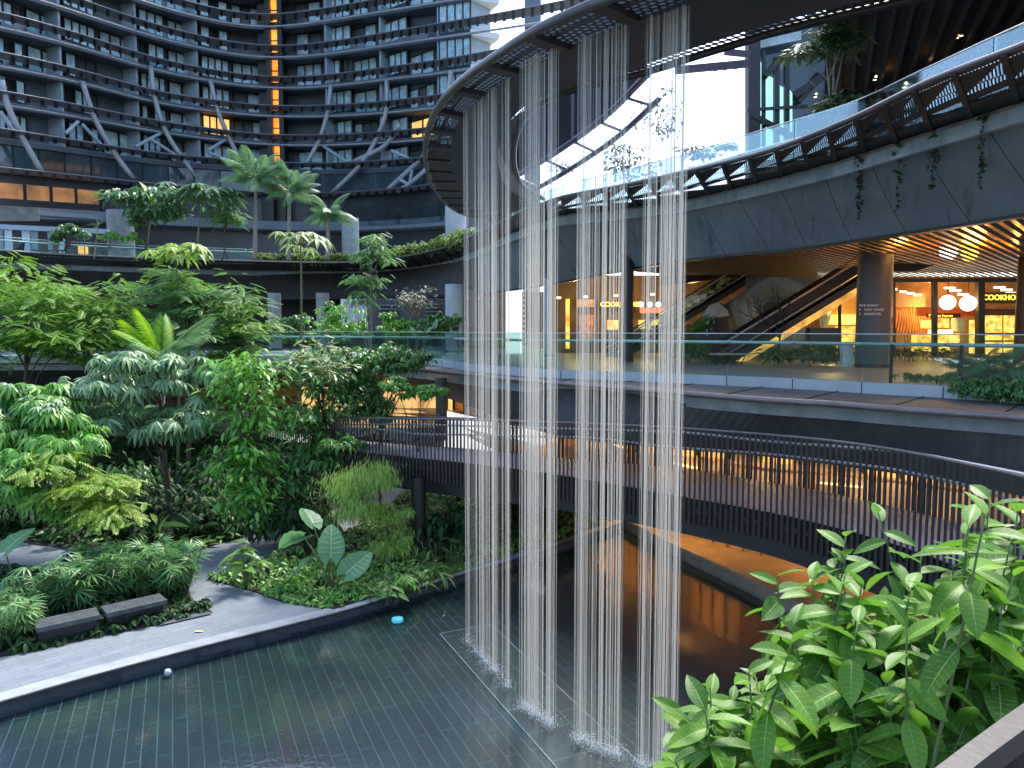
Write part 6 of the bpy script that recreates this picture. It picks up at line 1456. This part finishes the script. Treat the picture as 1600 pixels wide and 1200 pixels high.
# hanging vines on the concrete band
VN = leafmat('vine_leaf', (.02, .03, .012), (.06, .075, .025), .2, .6)
for i, (u, v0, v1, lab) in enumerate(((1334, 250, 345, 'thick dark vine hanging from the corner of the pale lip'), (1393, 228, 330, 'long thin vine hanging second from the left on the concrete band'), (1446, 205, 295, 'vine hanging in the middle of the concrete band'), (1519, 180, 292, 'rightmost vine hanging down the concrete band'))):
    a, b = P(u, v0, 0 + at_u(eav3, u).y - .45), None
    a = away([at_u(eav3, u)], -.35)[0]; b = away([at_u(bot3, u)], -.35)[0]
    d_ = (b - a); f_ = (v1 - v0) / max(60, (515 - v0) - (515 - (333 + (1600 - u) * .16)) + 1); f_ = min(.8, max(.4, f_))
    t = thing('hanging_vine', lab, 'vine', a, None); nr = np.random.default_rng(200 + i); n = 36 if i else 64
    s_ = nr.uniform(0, 1, n) ** 1.3 * f_; pos = np.array([np.array(a + d_ * float(x)) for x in s_]) + nr.normal(size=(n, 3)) * np.array([.05, .03, .05]) * (1.2 - s_[:, None])
    scatter('foliage', T_whorl, pos, nr.uniform(0, 6.28, n), nr.uniform(0, 1.2, n), nr.normal(0, .4, n), .10 * nr.uniform(.6, 1.3, n), VN, t)
    g = MB(); g.tube([a + d_ * (f_ * x / 8) + Vector((.02 * math.sin(x * 2), 0, 0)) for x in range(9)], .008, 4); g.build('stem', BARK, t)
# greenery on the upper right terrace
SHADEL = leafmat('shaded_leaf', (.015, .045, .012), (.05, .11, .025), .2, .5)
tree('slim_tree', 'slim tall tree with airy dark crown behind the upper right balustrade', gbase(1292, 23.5, 11.4), P(1288, 70, 23.5), [blob(1262, 78, 23.5, 36, 18, 2), blob(1310, 62, 23.5, 36, 22, 3), blob(1290, 40, 23.5, 30, 16, 1)], T_pin, .27, 900, SHADEL, 160, .045, PBARK, clump=34, surf=.35)
tree('leafy_bush', 'low dark bush at the foot of the slim tree on the upper right terrace', gbase(1305, 23, 11.4), P(1305, 165, 23), [blob(1308, 165, 23, 30, 20, 1)], T_pin, .30, 500, SHADEL, 161, .03, cat='bush', clump=18)
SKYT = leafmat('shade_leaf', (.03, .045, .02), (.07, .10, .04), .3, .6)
tree('thin_tree', 'thin leaved tree against the bright sky behind the third and fourth curtains', gbase(975, 33, 11.4), P(985, 215, 33), [blob(970, 250, 33, 30, 40, 2), blob(1035, 185, 33, 40, 45, 2), blob(1000, 270, 33, 50, 22, 2)], T_leaf, .24, 700, SKYT, 162, .05, clump=50, surf=.2)
tree('leafy_bush', 'bush silhouetted against the sky at the lower right of the bright opening', gbase(1098, 30, 11.4), P(1098, 238, 30), [blob(1092, 240, 30, 34, 14, 2), blob(1135, 228, 30, 20, 8, 1), blob(1090, 262, 30, 30, 8, 1)], T_leaf, .24, 620, SKYT, 163, .03, cat='bush', clump=36, surf=.2)
tree('leafy_bush', 'small spiky bush behind the upper glass between the first two gaps of the curtains', gbase(878, 32, 11.4), P(878, 255, 32), [blob(880, 258, 32, 14, 12, 1)], leaf_tpl(.1, .3), .5, 90, LM['palm'], 164, .02, cat='bush', clump=8)
# ------------------------------------------------------------------ near big leaved shrub
def near_leaf():
    v, f = [], []; nx = 12; ny = 6
    for i in range(nx + 1):
        x = i / nx; hw = .235 * (math.sin(math.pi * (x ** .88 * .97 + .015)) ** .8) * (1 - .12 * x) + .003
        if x > .9: hw *= (1 - x) / .1 * .8 + .12
        for j in range(ny + 1):
            y = j / ny * 2 - 1; z = .30 * hw * abs(y) - .24 * x ** 1.8 + .008 * math.sin(x * 44 - abs(y) * 7) * min(1, abs(y) * 2.2) * math.sin(math.pi * x)
            v.append((x, y * hw, z))
    for i in range(nx):
        for j in range(ny): a = i * (ny + 1) + j; f.append((a, a + ny + 1, a + ny + 2, a + 1))
    for w in (.007,):           # petiole
        b = len(v); v += [(-.14, -w, .02), (-.14, w, .02), (.02, w, .0), (.02, -w, .0)]; f.append((b, b + 1, b + 2, b + 3))
    return TPL(v, f)
def near_veins():
    v, f = [], []
    def on(x, y, up=.004):
        hw = .235 * (math.sin(math.pi * (x ** .88 * .97 + .015)) ** .8) * (1 - .12 * x) + .003
        return (x, y * hw, .30 * hw * abs(y) - .24 * x ** 1.8 + .008 * math.sin(x * 44 - abs(y) * 7) * min(1, abs(y) * 2.2) * math.sin(math.pi * x) + up)
    for i in range(10):
        x0, x1 = i / 10 * .95, (i + 1) / 10 * .95; w0, w1 = .045 * (1 - x0) + .012, .045 * (1 - x1) + .012
        b = len(v); v += [on(x0, -w0), on(x0, w0), on(x1, w1), on(x1, -w1)]; f.append((b, b + 1, b + 2, b + 3))
    for i in range(1, 9):
        for s_ in (-1, 1):
            x = i / 10
            for k in range(3):
                y0, y1 = k / 3 * .9, (k + 1) / 3 * .9; xa, xb = x + .10 * y0, x + .10 * y1; b = len(v)
                v += [on(xa, s_ * y0), on(xa + .006, s_ * y0), on(xb + .005, s_ * y1), on(xb, s_ * y1)]; f.append((b, b + 1, b + 2, b + 3))
    return TPL(v, f)
def nearmat():
    m = leafmat('near_leaf_veined', (.04, .12, .016), (.13, .30, .03), .38, .46, (.30, .45, .05), .35)
    return m
NL = near_leaf(); rng = random.Random(77)
SIL = [(1050, 1215), (1055, 1110), (1100, 1050), (1140, 1075), (1175, 1030), (1190, 960), (1180, 915), (1215, 880), (1260, 905), (1290, 850), (1330, 825), (1372, 790), (1420, 830), (1470, 850), (1500, 835), (1488, 790), (1545, 768), (1640, 785), (1660, 1060), (1560, 1110), (1480, 1190), (1440, 1260), (1050, 1260)]
def in_sil(u, v): return inside(SIL, u, v)
shoots = [(1215, 900, 2.6), (1322, 838, 2.8), (1372, 800, 2.9), (1440, 865, 2.7), (1545, 780, 2.6), (1590, 800, 2.5), (1500, 855, 2.8), (1270, 905, 2.7), (1240, 975, 2.4), (1110, 1075, 2.3), (1170, 1050, 2.3), (1320, 900, 2.5), (1585, 900, 2.2), (1480, 1000, 2.1), (1410, 940, 2.6)]
tries = 0
while len(shoots) < 150 and tries < 9000:
    tries += 1
    u, v = rng.uniform(1050, 1650), rng.uniform(780, 1250); d = rng.uniform(2.0, 3.3)
    if not in_sil(u, v): continue
    if not in_sil(u, v - 25): continue
    shoots.append((u, v, d))
ns = thing('near_shrub', 'large leaved bright green shrub filling the lower right corner in front of the bridge', 'shrub', Vector((1.4, 2.4, 5.0)))
stems = MB(); pos, yaw, pit, rol, sc = [], [], [], [], []
roots = [Vector((x, y, 5.02)) for x, y in ((.75, 2.3), (1.1, 2.6), (1.5, 2.5), (1.9, 2.7), (2.1, 2.9), (.95, 1.9))]
for i, (u, v, d) in enumerate(shoots):
    tip = P(u, v, d); r0 = min(roots, key=lambda q: (q - Vector((tip.x, tip.y, 5.0))).length + rng.uniform(0, .4))
    mid = r0.lerp(tip, .55) + Vector((rng.gauss(0, .05), rng.gauss(0, .05), -.02)); prev = r0
    cv = crom([r0, mid, tip], 12); stems.tube(cv, [.008 - .0005 * k for k in range(12)], 6)
    n = rng.randint(8, 11); a0_ = rng.uniform(0, 6.28)
    L = rng.uniform(.145, .215)
    for k in range(n):
        f_ = k / (n - 1); s_ = .74 + f_ * .26; x = s_ * 11; q = cv[int(x)].lerp(cv[min(11, int(x) + 1)], x - int(x)) if int(x) < 11 else cv[11]
        pos.append(tuple(q)); yaw.append(a0_ + k * 2.4 + rng.gauss(0, .2)); pit.append(.68 - 1.5 * f_ ** 1.8 + rng.gauss(0, .2)); rol.append(rng.gauss(0, .3)); sc.append(L * (1.05 - .5 * f_ ** 2) * rng.uniform(.85, 1.15))
stems.build('branch', mat('shrub_stem', (.12, .16, .05), .7, 0, .3, 12), ns, True)
# leaves grow about 0.14 petiole off the twig
lv_ = scatter('leaves', NL, pos, np.array(yaw), np.array(pit), np.array(rol), sc, nearmat(), ns)
scatter('veins', near_veins(), pos, np.array(yaw), np.array(pit), np.array(rol), sc, leafmat('vein_pale', (.26, .46, .10), (.36, .56, .16), .3, .5), lv_)
# ------------------------------------------------------------------ last: drop wrong label inheritance on parts
